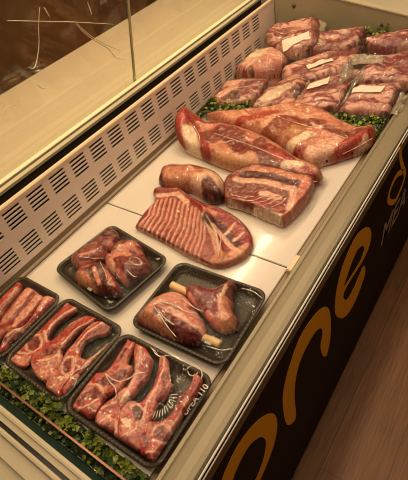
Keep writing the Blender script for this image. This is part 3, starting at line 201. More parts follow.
# ------------------------------------------------------------------ materials
def newmat(name):
    m = bpy.data.materials.new(name); m.use_nodes = True
    nt = m.node_tree; b = nt.nodes['Principled BSDF']
    return m, nt, b
def simple(name, rgb, rough=.5, metal=0, coat=0, noise=0, nscale=20, bump=0, bscale=200, spec=.5, stretch=None):
    m, nt, b = newmat(name); N = nt.nodes; L = nt.links
    c = lin(rgb)
    b.inputs['Base Color'].default_value = (*c, 1); b.inputs['Roughness'].default_value = rough
    b.inputs['Metallic'].default_value = metal; b.inputs['Coat Weight'].default_value = coat; b.inputs['Coat Roughness'].default_value = .08
    b.inputs['Specular IOR Level'].default_value = spec
    tc = N.new('ShaderNodeTexCoord'); src = tc.outputs['Object']
    if stretch:
        mp = N.new('ShaderNodeMapping'); mp.inputs['Scale'].default_value = stretch; L.new(src, mp.inputs['Vector']); src = mp.outputs[0]
    if noise:
        n = N.new('ShaderNodeTexNoise'); n.inputs['Scale'].default_value = nscale; n.inputs['Detail'].default_value = 5
        L.new(src, n.inputs['Vector'])
        r = N.new('ShaderNodeMapRange'); r.inputs['To Min'].default_value = 1-noise; r.inputs['To Max'].default_value = 1+noise
        L.new(n.outputs['Fac'], r.inputs['Value'])
        mx = N.new('ShaderNodeMix'); mx.data_type = 'RGBA'; mx.blend_type = 'MULTIPLY'; mx.inputs['Factor'].default_value = 1
        mx.inputs['A'].default_value = (*c, 1); L.new(r.outputs[0], mx.inputs['B']); L.new(mx.outputs['Result'], b.inputs['Base Color'])
    if bump:
        n2 = N.new('ShaderNodeTexNoise'); n2.inputs['Scale'].default_value = bscale; n2.inputs['Detail'].default_value = 3
        L.new(src, n2.inputs['Vector'])
        bp = N.new('ShaderNodeBump'); bp.inputs['Strength'].default_value = bump; bp.inputs['Distance'].default_value = .002
        L.new(n2.outputs['Fac'], bp.inputs['Height']); L.new(bp.outputs[0], b.inputs['Normal'])
    return m
def meat_mat(name, rough=.36, coat=.35, grain=(1, 1, 1), fine=.17):
    m, nt, b = newmat(name); N = nt.nodes; L = nt.links
    at = N.new('ShaderNodeAttribute'); at.attribute_name = 'tissue'
    tc = N.new('ShaderNodeTexCoord'); mp = N.new('ShaderNodeMapping'); mp.inputs['Scale'].default_value = grain
    L.new(tc.outputs['Object'], mp.inputs['Vector'])
    n = N.new('ShaderNodeTexNoise'); n.inputs['Scale'].default_value = 190; n.inputs['Detail'].default_value = 4; n.inputs['Distortion'].default_value = .8
    L.new(mp.outputs[0], n.inputs['Vector'])
    r = N.new('ShaderNodeMapRange'); r.inputs['From Min'].default_value = .36; r.inputs['From Max'].default_value = .64
    r.inputs['To Min'].default_value = 1-fine*1.6; r.inputs['To Max'].default_value = 1+fine
    L.new(n.outputs['Fac'], r.inputs['Value'])
    mx = N.new('ShaderNodeMix'); mx.data_type = 'RGBA'; mx.blend_type = 'MULTIPLY'; mx.inputs['Factor'].default_value = 1
    L.new(at.outputs['Color'], mx.inputs['A']); L.new(r.outputs[0], mx.inputs['B']); L.new(mx.outputs['Result'], b.inputs['Base Color'])
    b.inputs['Roughness'].default_value = rough; b.inputs['Coat Weight'].default_value = coat; b.inputs['Coat Roughness'].default_value = .12
    n2 = N.new('ShaderNodeTexNoise'); n2.inputs['Scale'].default_value = 110; n2.inputs['Detail'].default_value = 4
    L.new(mp.outputs[0], n2.inputs['Vector'])
    bp = N.new('ShaderNodeBump'); bp.inputs['Strength'].default_value = .45; bp.inputs['Distance'].default_value = .003
    L.new(n2.outputs['Fac'], bp.inputs['Height']); L.new(bp.outputs[0], b.inputs['Normal']); L.new(bp.outputs[0], b.inputs['Coat Normal'])
    return m
def film_mat(name, base=.03, gain=.9, rough=.07, bump=.5, scale=45, tint=(1, 1, 1), milk=0, stretch=(1, 1, 1)):
    m = bpy.data.materials.new(name); m.use_nodes = True; nt = m.node_tree; N = nt.nodes; L = nt.links
    N.remove(N['Principled BSDF'])
    tr = N.new('ShaderNodeBsdfTransparent'); tr.inputs[0].default_value = (*tint, 1)
    gl = N.new('ShaderNodeBsdfGlossy'); gl.inputs['Roughness'].default_value = rough
    fr = N.new('ShaderNodeFresnel'); fr.inputs['IOR'].default_value = 1.45
    mt = N.new('ShaderNodeMath'); mt.operation = 'MULTIPLY_ADD'; mt.inputs[1].default_value = gain; mt.inputs[2].default_value = base; mt.use_clamp = True
    L.new(fr.outputs[0], mt.inputs[0])
    ms = N.new('ShaderNodeMixShader'); L.new(mt.outputs[0], ms.inputs[0])
    under = tr.outputs[0]
    if milk:
        df = N.new('ShaderNodeBsdfDiffuse'); df.inputs[0].default_value = (*lin((235, 215, 185)), 1)
        m2 = N.new('ShaderNodeMixShader'); m2.inputs[0].default_value = milk; L.new(tr.outputs[0], m2.inputs[1]); L.new(df.outputs[0], m2.inputs[2]); under = m2.outputs[0]
    L.new(under, ms.inputs[1]); L.new(gl.outputs[0], ms.inputs[2]); L.new(ms.outputs[0], N['Material Output'].inputs['Surface'])
    if bump:
        tc = N.new('ShaderNodeTexCoord'); mp = N.new('ShaderNodeMapping'); mp.inputs['Scale'].default_value = stretch; L.new(tc.outputs['Object'], mp.inputs['Vector'])
        n = N.new('ShaderNodeTexNoise'); n.inputs['Scale'].default_value = scale; n.inputs['Detail'].default_value = 3; n.inputs['Distortion'].default_value = 1.5
        L.new(mp.outputs[0], n.inputs['Vector'])
        bp = N.new('ShaderNodeBump'); bp.inputs['Strength'].default_value = bump; bp.inputs['Distance'].default_value = .004
        L.new(n.outputs['Fac'], bp.inputs['Height']); L.new(bp.outputs[0], gl.inputs['Normal']); L.new(bp.outputs[0], fr.inputs['Normal'])
    return m

M_MEAT = meat_mat('raw_meat')
M_CHOP = meat_mat('cut_meat', rough=.38, coat=.3, fine=.2)
M_FILM = film_mat('cling_film', base=.0, gain=.62, rough=.035, bump=.4, scale=50)
M_VAC = film_mat('vacuum_film', base=.0, gain=.62, rough=.045, bump=.45, scale=70)
M_VACM = film_mat('milky_vacuum_film', base=.0, gain=.7, rough=.08, bump=.6, scale=55, milk=.04)
M_FLANGE = film_mat('loose_film', base=.02, gain=.6, rough=.16, bump=.7, scale=40, milk=.34)
M_FOLD_GLINT = simple('film_fold_glint', (248, 236, 214), rough=.18, coat=.6)  # pale tone for film creases and drawn glints; net strings share it
M_GLASS = film_mat('clear_glass', base=.0, gain=.1, rough=.015, bump=0, tint=(.93, .95, .9))
M_ACRYL = film_mat('acrylic', base=.0, gain=.15, rough=.03, bump=0, tint=(.93, .95, .92))
M_DECK = simple('white_deck', (224, 214, 203), rough=.2, coat=.4, noise=.04, nscale=9, bump=.05, bscale=300)
M_VENT = simple('vent_enamel', (238, 220, 208), rough=.42, noise=.03, nscale=30, bump=.12, bscale=700)
M_FOOT = simple('vent_foot', (150, 128, 102), rough=.5)
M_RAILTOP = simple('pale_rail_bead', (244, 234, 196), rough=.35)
M_VENTCAP = simple('vent_cap', (232, 210, 178), rough=.35)
M_RIM = simple('brushed_rim', (150, 139, 113), rough=.4, metal=.15, noise=.07, nscale=16, stretch=(60, .6, 60))
M_RAIL = simple('rail_aluminium', (206, 192, 160), rough=.4, metal=.1, noise=.06, nscale=16, stretch=(60, .6, 60))
M_STRIP = simple('tan_strip', (106, 84, 54), rough=.5)
M_CREAM = simple('cream_enamel', (204, 192, 166), rough=.4, noise=.03)
M_BLACK = simple('black_plastic', (14, 13, 12), rough=.4)
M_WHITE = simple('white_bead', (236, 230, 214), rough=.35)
M_REFLECTION = film_mat('reflection_film', base=.0, gain=.16, rough=.12, bump=.6, scale=9)
M_PANEL = simple('black_gloss_panel', (28, 18, 10), rough=.55, spec=.06)
M_ORANGE = simple('orange_vinyl', (236, 160, 10), rough=.5, spec=.2)
M_GREYTXT = simple('silver_vinyl', (150, 138, 128), rough=.45)
M_COPPER = simple('copper_edge', (150, 98, 74), rough=.3, metal=.2)
M_GREEN = simple('dark_green_felt', (16, 44, 30), rough=.8)
M_MAT = simple('garnish_mat', (22, 30, 16), rough=.8)
M_DARKDUCT = simple('dark_duct', (52, 40, 24), rough=.7)  # dark brown puts the shade of the rear gap into the colour
M_END = simple('end_panel_steel', (158, 148, 120), rough=.42, metal=.1, noise=.05, nscale=8)
M_TOP = simple('staff_worktop', (200, 180, 152), rough=.55, noise=.05, nscale=6)
M_BONE = simple('bone', (240, 206, 150), rough=.4, noise=.12, nscale=90, bump=.2)
M_LABEL = simple('paper_label', (238, 222, 204), rough=.55, noise=.03)
M_INK = simple('white_print', (240, 236, 224), rough=.5)
M_SCREW = simple('brass_screw', (200, 150, 90), rough=.35, metal=.6)
M_BROWN = simple('dark_brown_laminate', (104, 74, 44), rough=.4, noise=.25, nscale=5)
M_BROWN2 = simple('brown_board', (128, 94, 58), rough=.5, noise=.2, nscale=7)
M_EDGE = simple('glass_edge_green', (226, 222, 176), rough=.3)

def tray_mat():
    m, nt, b = newmat('black_tray_foam'); N = nt.nodes; L = nt.links
    b.inputs['Base Color'].default_value = (*lin((66, 57, 44)), 1); b.inputs['Roughness'].default_value = .34  # sheen of the film over black foam put into this lighter tone
    tc = N.new('ShaderNodeTexCoord'); mp = N.new('ShaderNodeMapping'); mp.inputs['Rotation'].default_value = (0, 0, .785)
    L.new(tc.outputs['Object'], mp.inputs['Vector'])
    v = N.new('ShaderNodeTexVoronoi'); v.inputs['Scale'].default_value = 150; v.inputs['Randomness'].default_value = .05
    L.new(mp.outputs[0], v.inputs['Vector'])
    bp = N.new('ShaderNodeBump'); bp.inputs['Strength'].default_value = .75; bp.inputs['Distance'].default_value = .002
    L.new(v.outputs['Distance'], bp.inputs['Height']); L.new(bp.outputs[0], b.inputs['Normal'])
    return m
M_TRAY = tray_mat()
def leaf_mat():
    m, nt, b = newmat('parsley_leaf'); N = nt.nodes; L = nt.links
    at = N.new('ShaderNodeAttribute'); at.attribute_name = 'tissue'
    L.new(at.outputs['Color'], b.inputs['Base Color']); b.inputs['Roughness'].default_value = .42
    return m
M_LEAF = leaf_mat()
def floor_mat():
    m, nt, b = newmat('oak_laminate'); N = nt.nodes; L = nt.links
    tc = N.new('ShaderNodeTexCoord')
    mp = N.new('ShaderNodeMapping'); mp.inputs['Rotation'].default_value = (0, 0, math.pi/2); L.new(tc.outputs['Object'], mp.inputs['Vector'])
    br = N.new('ShaderNodeTexBrick'); br.inputs['Scale'].default_value = 1; br.inputs['Brick Width'].default_value = 1.3; br.inputs['Row Height'].default_value = .19
    br.inputs['Mortar Size'].default_value = .0012; br.inputs['Color1'].default_value = (.82, .82, .82, 1); br.inputs['Color2'].default_value = (1.12, 1.08, 1.04, 1)
    br.inputs['Mortar'].default_value = (.45, .42, .4, 1); br.offset = .37
    L.new(mp.outputs[0], br.inputs['Vector'])
    mp2 = N.new('ShaderNodeMapping'); mp2.inputs['Scale'].default_value = (11, 1.1, 1); L.new(tc.outputs['Object'], mp2.inputs['Vector'])
    n = N.new('ShaderNodeTexNoise'); n.inputs['Scale'].default_value = 1.6; n.inputs['Detail'].default_value = 3; L.new(mp2.outputs[0], n.inputs['Vector'])
    mm = N.new('ShaderNodeMath'); mm.operation = 'MULTIPLY'; mm.inputs[1].default_value = 16; L.new(n.outputs['Fac'], mm.inputs[0])
    sn = N.new('ShaderNodeMath'); sn.operation = 'SINE'; L.new(mm.outputs[0], sn.inputs[0])
    mp3 = N.new('ShaderNodeMapping'); mp3.inputs['Scale'].default_value = (90, 4, 1); L.new(tc.outputs['Object'], mp3.inputs['Vector'])
    n3 = N.new('ShaderNodeTexNoise'); n3.inputs['Scale'].default_value = 2; n3.inputs['Detail'].default_value = 5; L.new(mp3.outputs[0], n3.inputs['Vector'])
    ad = N.new('ShaderNodeMath'); ad.operation = 'MULTIPLY_ADD'; ad.inputs[1].default_value = .06; L.new(sn.outputs[0], ad.inputs[0]); L.new(n3.outputs['Fac'], ad.inputs[2])
    cr = N.new('ShaderNodeValToRGB'); cr.color_ramp.elements[0].position = .25; cr.color_ramp.elements[0].color = (*lin((106, 68, 40)), 1)
    cr.color_ramp.elements[1].position = .75; cr.color_ramp.elements[1].color = (*lin((160, 108, 66)), 1); L.new(ad.outputs[0], cr.inputs[0])
    mx = N.new('ShaderNodeMix'); mx.data_type = 'RGBA'; mx.blend_type = 'MULTIPLY'; mx.inputs['Factor'].default_value = 1
    L.new(cr.outputs[0], mx.inputs['A']); L.new(br.outputs['Color'], mx.inputs['B']); L.new(mx.outputs['Result'], b.inputs['Base Color'])
    b.inputs['Roughness'].default_value = .45
    return m
M_FLOOR = floor_mat()

# ------------------------------------------------------------------ setting
fl = box('floor', -1.4, 3.2, -1.2, 5.2, -.05, 0, M_FLOOR); fl['kind'] = 'structure'
w = box('wall_left', -1.46, -1.4, -1.2, 5.2, 0, 2.6, M_BROWN); w['kind'] = 'structure'

# ------------------------------------------------------------------ display counter
Y0, Y1 = -.06, 1.72
ctr = tag(empty('display_counter', (.33, .85, 0)), 'long open refrigerated meat counter with slotted cream back panel and black front', 'counter')
bm = bmesh.new()                                   # the cold tub under the deck
add_box(bm, -.06, .66, Y0+.02, Y1, .10, .62); add_box(bm, .612, .628, .02, Y1, .62, .785); add_box(bm, -.02, .0, .0, Y1, .62, .795)
bm_obj('tub', bm, M_BLACK, ctr)
# slotted back panel, real openings
ys = [0.0]; zs = [.828]; ysl = []; zsl = []
for k in range(-9, 12):
    y = .703+.0762*k; ysl.append((y, y+.053)); ys += [y, y+.053]
ys.append(1.72)
for zb in (.848, .938):
    for i in range(5):
        z = zb+.0115*i; zsl.append((z-.0035, z+.0035)); zs += [z-.0035, z+.0035]
zs.append(1.0); zs.sort()
bm = bmesh.new(); gv = {}
def V(x, i, j):
    if (x, i, j) not in gv: gv[(x, i, j)] = bm.verts.new((x, ys[i], zs[j]))
    return gv[(x, i, j)]
hole = lambda i, j: 0 <= i < len(ys)-1 and 0 <= j < len(zs)-1 and i % 2 == 1 and j % 2 == 1
XF, XB = 0.0, -.003
for i in range(len(ys)-1):
    for j in range(len(zs)-1):
        if hole(i, j):
            bm.faces.new([V(XF, i, j), V(XF, i+1, j), V(XB, i+1, j), V(XB, i, j)]); bm.faces.new([V(XF, i, j+1), V(XF, i+1, j+1), V(XB, i+1, j+1), V(XB, i, j+1)])
            bm.faces.new([V(XF, i, j), V(XF, i, j+1), V(XB, i, j+1), V(XB, i, j)]); bm.faces.new([V(XF, i+1, j), V(XF, i+1, j+1), V(XB, i+1, j+1), V(XB, i+1, j)])
        else:
            for x in (XF, XB): bm.faces.new([V(x, i, j), V(x, i+1, j), V(x, i+1, j+1), V(x, i, j+1)])
bm_obj('vent_panel', bm, M_VENT, ctr)
prism_y('vent_cap', [(.0012, .992), (.0012, 1.001), (-.002, 1.005), (-.008, 1.005), (-.008, .99), (-.004, .99), (-.004, .992)], 0, 1.722, M_VENTCAP, ctr)
prism_y('vent_foot', [(-.0185, .8275), (-.010, .8275), (-.006, .806), (.002, .8012), (.002, .798), (-.0185, .798)], 0, 1.722, M_FOOT, ctr)  # recessed foot; its shadow is put into the darker grey-brown
box('air_duct', -.0655, -.020, 0, 1.722, .78, .90, M_DARKDUCT, ctr)
box('slot_shade_plate', -.0199, -.0185, 0, 1.722, .83, .985, M_BLACK, ctr)  # black plate added behind the slots as their inner shade
# rear rail and worktop
stf = tag(empty('staff_counter', (-.35, 1.4, 0)), 'beige topped staff counter with leaning glass screen behind the slotted panel', 'counter')
prism_y('glass_rail', [(-.0635, .992), (-.0635, 1.0), (-.079, 1.001), (-.079, .993), (-.0865, .993), (-.0865, 1.003), (-.101, 1.005), (-.101, 1.001), (-.105, 1.001), (-.105, 1.004), (-.12, 1.004), (-.12, .992)], -.6, 3.4, M_RAIL, stf)
prism_y('rail_groove', [(-.0792, .9932), (-.0792, .9985), (-.0863, .9985), (-.0863, .9932)], -.6, 3.4, M_BLACK, stf)
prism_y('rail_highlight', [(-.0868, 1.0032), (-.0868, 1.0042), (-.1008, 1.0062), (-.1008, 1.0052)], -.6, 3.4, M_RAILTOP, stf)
box('rail_support', -.12, -.0665, -.6, 3.4, .66, .9918, M_DARKDUCT, stf)  # side wall coloured dark to read as shade in the gap
box('worktop', -.58, -.1205, -.6, 3.4, .965, .997, M_TOP, stf, .004)
box('cabinet', -.55, -.13, -.55, 3.3, .0, .964, M_BROWN, stf)
def pane(y0, y1, edge):
    k = .27; h = .62; x0 = -.106; th = .005
    prof = [(x0, 1.003), (x0+k*h, 1.003+h), (x0+k*h-th, 1.003+h), (x0-th, 1.003)]
    g = prism_y('glass_pane', prof, y0, y1, M_GLASS, stf)
    prism_y('glass_edge', prof, edge, edge+.0025, M_EDGE, g)
pane(-.6, .958, .958); pane(.9655, 3.4, .963)
# end panel with a sloping top
bm = bmesh.new()
def endprof(y, dz=0): return [(-.06, y, .60), (.66, y, .60), (.70, y, .84+dz), (.66, y, .915+dz), (.55, y, .948+dz), (.24, y, 1.008+dz), (.05, y, 1.046+dz), (-.06, y, 1.07+dz)]
a = [bm.verts.new(p) for p in endprof(1.722)]; b_ = [bm.verts.new(p) for p in endprof(1.738)]
for i in range(8): bm.faces.new([a[i], a[(i+1) % 8], b_[(i+1) % 8], b_[i]])
bm.faces.new(a[::-1]); bm.faces.new(b_); bm_obj('end_panel', bm, M_END, ctr)
bm = bmesh.new()
pr = [p for p in endprof(0)][2:]
for i in range(len(pr)-1):
    (xa, _, za), (xb, _, zb) = pr[i], pr[i+1]
    v = [bm.verts.new(q) for q in ((xa, 1.718, za), (xb, 1.718, zb), (xb, 1.742, zb), (xa, 1.742, za), (xa, 1.718, za+.005), (xb, 1.718, zb+.005), (xb, 1.742, zb+.005), (xa, 1.742, za+.005))]
    for f in ((0, 1, 2, 3), (4, 5, 6, 7), (0, 1, 5, 4), (2, 3, 7, 6), (0, 3, 7, 4), (1, 2, 6, 5)): bm.faces.new([v[i] for i in f])
bm_obj('end_panel_edge', bm, M_RAIL, ctr)
tube('end_bolt', [(.087, 1.7225, .975), (.087, 1.719, .975)], [.009, .008], M_STRIP, ctr, 12)
# front rim, bumper, strip and panel
prism_y('front_rim', [(.627, .79), (.627, .818), (.630, .823), (.637, .8235), (.640, .821), (.643, .8235), (.660, .828), (.676, .830), (.686, .828), (.6915, .822), (.688, .817), (.68, .817), (.679, .79)], Y0, 1.74, M_RIM, ctr)
prism_y('bumper_strip', [(.689, .8265), (.6945, .8265), (.697, .822), (.697, .817), (.689, .817)], Y0, 1.74, M_BLACK, ctr)
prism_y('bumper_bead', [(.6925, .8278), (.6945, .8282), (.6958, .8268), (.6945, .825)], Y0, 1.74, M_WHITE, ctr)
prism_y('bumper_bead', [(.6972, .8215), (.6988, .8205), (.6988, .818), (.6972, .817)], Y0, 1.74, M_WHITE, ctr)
prism_y('front_strip', [(.68, .8165), (.6985, .8165), (.700, .791), (.68, .791)], Y0, 1.74, M_STRIP, ctr)
fp = box('front_panel', .66, .70, Y0, 1.74, .05, .7905, M_PANEL, ctr)
box('kick_plate', .62, .675, Y0, 1.74, .0, .05, M_BLACK, ctr)
# rim corner tab at the deck joint
box('rim_tab', .613, .6275, .588, .640, .800, .8185, M_VENTCAP, ctr, .002)
box('deck_lip', .6085, .618, .02, 1.719, .785, .7965, M_FOOT, ctr)
# near end: frame steps, felt strip, divider
prism_x('end_frame', [(.0195, .80), (.0195, .828), (.014, .831), (.010, .830), (.009, .824), (-.001, .822), (-.002, .80)], -.04, .627, M_CREAM, ctr)
prism_x('end_groove', [(-.002, .79), (-.002, .815), (-.009, .815), (-.009, .79)], -.04, .627, M_BLACK, ctr)
prism_x('end_sill', [(-.009, .78), (-.009, .826), (-.013, .829), (-.017, .828), (-.02, .818), (-.045, .814), (-.046, .805), (-.052, .803), (-.12, .79), (-.12, .74), (-.009, .74)], -.04, .627, M_CREAM, ctr)
for x in (.333, .416): tube('end_screw', [(x, -.0055, .8145), (x, -.0055, .8235)], [.0034, .003], M_SCREW, ctr, 10)
prism_x('felt_strip', [(.0195, .798), (.0195, .822), (.034, .806), (.034, .798)], .0, .627, M_GREEN, ctr)
box('garnish_mat', .0045, .608, .035, .078, .8017, .8026, M_MAT, ctr)
dv = tag(box('acrylic_divider', .004, .622, .0465, .050, .8035, .846, M_ACRYL), 'low clear acrylic divider with copper coloured edge along the near end of the meat counter', 'divider')
box('top_edge', .004, .622, .0464, .0501, .846, .8468, M_COPPER, dv)
# lettering on the front panel
def plate(name, outer, holes=(), mat=M_ORANGE, n=64):
    cu = bpy.data.curves.new(name, 'CURVE'); cu.dimensions = '2D'; cu.fill_mode = 'BOTH'; cu.extrude = .0004
    for poly in (outer, *holes):
        P = smooth_path(poly, n, True); sp = cu.splines.new('POLY'); sp.points.add(len(P)-1); sp.use_cyclic_u = True
        for q, (y, z) in zip(sp.points, P): q.co = (y, z, 0, 1)
    tmp = bpy.data.objects.new(name, cu); COL.objects.link(tmp)
    dg = bpy.context.evaluated_depsgraph_get(); me = bpy.data.meshes.new_from_object(tmp.evaluated_get(dg))
    bpy.data.objects.remove(tmp)
    me.transform(Matrix(((0, 0, 1, .7006), (1, 0, 0, 0), (0, 1, 0, 0), (0, 0, 0, 1))))
    me.materials.clear(); me.materials.append(mat); me.name = name
    return link(bpy.data.objects.new(name, me), fp)
plate('letter_o', LETTERS['o_out'], (LETTERS['o_in'],))
plate('letter_n', LETTERS['n'])
plate('letter_e', LETTERS['e'], (LETTERS['e_in'],))
lp = smooth_path([(y, z) for y, z in LETTERS['loop']], 60)
def ribbon(name, path, wd, mat):
    P = np.array(path); T = np.gradient(P, axis=0); T /= np.linalg.norm(T, axis=1)[:, None]+1e-9; Nn = np.stack([-T[:, 1], T[:, 0]], 1)
    n = len(P); V_ = []; F = []
    for x in (.7002, .7010):
        for s in (-1, 1):
            for p, q in zip(P, Nn): V_.append((x, p[0]+s*q[0]*wd, p[1]+s*q[1]*wd))
    for i in range(n-1):
        F += [(2*n+i, 2*n+i+1, 3*n+i+1, 3*n+i), (i, i+1, 2*n+i+1, 2*n+i), (n+i, n+i+1, 3*n+i+1, 3*n+i)]
    return mesh_obj(name, V_, F, mat, fp)
ribbon('letter_loop', lp, .0095, M_ORANGE)
def text_mesh(name, s, size, mat, matrix, parent, extrude=.0003, shear=0):
    cu = bpy.data.curves.new(name, 'FONT'); cu.body = s; cu.size = size; cu.extrude = extrude; cu.shear = shear; cu.offset = size*.012
    tmp = bpy.data.objects.new(name, cu); COL.objects.link(tmp)
    dg = bpy.context.evaluated_depsgraph_get(); me = bpy.data.meshes.new_from_object(tmp.evaluated_get(dg)); bpy.data.objects.remove(tmp)
    me.transform(matrix); me.materials.clear(); me.materials.append(mat); me.name = name
    return link(bpy.data.objects.new(name, me), parent)
text_mesh('meat_lettering', 'MEAT', .14, M_GREYTXT, Matrix.Translation((.7008, 1.070, .462)) @ Matrix.Rotation(math.radians(-4), 4, 'X') @ Matrix(((0, 0, 1, 0), (1, 0, 0, 0), (0, 1, 0, 0), (0, 0, 0, 1))), fp)

# neighbouring counter beyond the end panel
nb = tag(empty('neighbour_counter', (.33, 2.5, 0)), 'plain beige counter top just beyond the far end panel', 'counter')
box('cabinet', -.1, .70, 1.80, 3.3, 0, .86, M_BROWN, nb); box('top_plate', -.062, .72, 1.78, 3.32, .86, .90, M_CREAM, nb, .004)

# deck plates
for i, (a0, a1) in enumerate(((.0345, .6055), (.6085, 1.185), (1.188, 1.719))):
    o = box('deck_plate', .0045, .608, a0, a1, .797, .8015, M_DECK, None, .0015)
    tag(o, ('white deck plate under the black meat trays at the near end', 'white deck plate under the rib rack and the breast slab, in the middle', 'white deck plate under the pile of vacuum packs at the far end')[i], 'deck plate', 'white deck plates of the counter')

# ------------------------------------------------------------------ meat
def lift_of(p, X):
    if 'lift' not in p: return 0*X
    x0, x1, A = p['lift']; t = np.clip((x0-X)/(x0-x1), 0, 1); return A*t*t*(3-2*t)
GRIDS = {}
def grid_of(p, cell, margin=0.0):
    O = smooth_path(p['out'], 5*len(p['out']), True)
    bnd = p.get('clampx', (.006, .628)); bdy = p.get('clampy', (.05, 1.712))
    O[:, 0] = np.clip(O[:, 0], *bnd); O[:, 1] = np.clip(O[:, 1], *bdy)
    lo = O.min(0)-margin-2*cell; hi = O.max(0)+margin+2*cell
    nx = int((hi[0]-lo[0])/cell)+2; ny = int((hi[1]-lo[1])/cell)+2
    X, Y = np.meshgrid(lo[0]+cell*np.arange(nx), lo[1]+cell*np.arange(ny), indexing='ij')
    d, bx, by = seg_dist(X, Y, O, True); ins = inside(X, Y, O)
    return X, Y, np.where(ins, d, -d), bx, by
def EH(p, Y):
    if 'wedge' in p:
        return .24+.52*np.clip((Y-p['wedge'][0])/(p['wedge'][1]-p['wedge'][0]), 0, 1)
    return .5 if 'slice' in p else .26
def height_of(p, X, Y, sd, seed):
    d = np.clip(sd, 0, None); r = p['r']; h = p['h']
    wob = fbm(X*28+seed, Y*28+seed*2, 3)-.5; fine = fbm(X*90+seed, Y*90, 2)-.5
    t = np.clip(d/r, 0, 1)
    e = EH(p, Y)*h
    if 'wedge' in p:
        h = h*(.62+.38*np.clip((Y-p['wedge'][0])/(p['wedge'][1]-p['wedge'][0]), 0, 1)); wob = wob*1.2
    top = e+np.maximum(h-e, 0)*np.sqrt(np.clip(1-(1-t)**2.2, 0, 1))
    top = top+t*(wob*(h*.2 if 'slice' in p else h*.3)+fine*min(p['h']*.2, .004))
    for pts, wdt, c, dz in p['marks']:
        q, _, _ = seg_dist(X, Y, pts, False)
        g = dz if dz else (.0012 if c in ('CRM', 'FAT', 'PNKL', 'FATP', 'ORG') else (-.0018 if c in ('DRK', 'DRK2', 'BRN') else 0))
        if g: top = top+t*g*np.exp(-(q/max(wdt*.8, .002))**2)
    return top
def colour_of(p, X, Y, sd, seed):
    n1 = fbm(X*60+seed, Y*60-seed, 3); n2 = fbm(X*24-seed, Y*24+seed, 3)
    C = np.broadcast_to(PAL[p['base']], X.shape+(3,)).copy()
    a = p.get('fatamt', .35); th = p.get('ang', .8)
    u = X*math.cos(th)+Y*math.sin(th); v = -X*math.sin(th)+Y*math.cos(th)
    if 'ang' in p:
        st = fbm(u*20+seed, v*120+7*n2, 3)
    else:
        st = fbm(u*38+seed+2*n2, v*60+3*n2, 3)
    w = sstep(.43, .57, st)*a
    C = C*(1-w[..., None])+PAL[p['fat']]*w[..., None]
    for mc, ms_, th_, am in p.get('mot', ()):
        w = sstep(th_-.05, th_+.06, fbm(u*ms_*.6+seed*3, v*ms_*1.3+seed, 3))*am
        C = C*(1-w[..., None])+PAL[mc]*w[..., None]
    wx = X+(fbm(X*110+seed, Y*110, 2)-.5)*.0034; wy = Y+(fbm(X*110, Y*110+seed+9, 2)-.5)*.0034
    for pts, wdt, c, dz in p['marks']:
        q, _, _ = seg_dist(wx, wy, pts, False)
        wt = (1-sstep(wdt*.7, wdt*1.15, q))*(.8+.2*sstep(.3, .5, n1))
        if dz and c == 'RIB': wt = wt*.85
        C = C*(1-wt[..., None])+PAL[c]*wt[..., None]
    ms = sstep(.56, .7, n1)*.17*p.get('clean', 1); C = C*(1-ms[..., None])+PAL['FAT']*ms[..., None]*.9+PAL['RED']*ms[..., None]*.1
    fl_ = fbm(X*230+seed, Y*230-seed, 2); w = sstep(.66, .76, fl_)*.22*p.get('clean', 1); C = C*(1-w[..., None])+PAL['FAT']*w[..., None]; C = C*(1-.25*sstep(.38, .26, fl_))[..., None]
    ds = sstep(.55, .72, n2)*.3*p.get('clean', 1); C = C*(1-.5*ds[..., None])
    return C
def surface(X, Y, keep, Zt, Zb, cols, name, mat, parent=None, bx=None, by=None, snap=None):
    """grid surface closed with a lower skin (Zb) or open (Zb None)"""
    nx, ny = X.shape
    Xs = np.where(snap, bx, X) if snap is not None else X; Ys = np.where(snap, by, Y) if snap is not None else Y
    K = keep[:-1, :-1] & keep[1:, :-1] & keep[1:, 1:] & keep[:-1, 1:]
    idx = np.arange(nx*ny).reshape(nx, ny)
    q = np.stack([idx[:-1, :-1][K], idx[1:, :-1][K], idx[1:, 1:][K], idx[:-1, 1:][K]], 1)
    used = np.unique(q); mp = np.full(nx*ny, -1); mp[used] = np.arange(len(used)); n = len(used)
    V_ = np.stack([Xs.ravel()[used], Ys.ravel()[used], Zt.ravel()[used]], 1); F = mp[q]
    if Zb is not None:
        # boundary verts of the kept region are shared, others get a lower twin
        edges = np.concatenate([np.sort(F[:, [0, 1]], 1), np.sort(F[:, [1, 2]], 1), np.sort(F[:, [2, 3]], 1), np.sort(F[:, [3, 0]], 1)])
        ue, cnt = np.unique(edges, axis=0, return_counts=True); bnd = np.zeros(n, bool); bnd[ue[cnt == 1].ravel()] = True
        low = np.arange(n); inner = np.where(~bnd)[0]; low[inner] = n+np.arange(len(inner))
        Vb = np.stack([Xs.ravel()[used], Ys.ravel()[used], Zb.ravel()[used]], 1)[inner]
        V_ = np.vstack([V_, Vb]); F = np.vstack([F, low[F][:, ::-1]])
        if cols is not None:
            cu = cols.reshape(-1, 3)[used]; cols = np.vstack([cu, cu[inner]])
    elif cols is not None: cols = cols.reshape(-1, 3)[used]
    return mesh_obj(name, V_, F, mat, parent, True, cols)
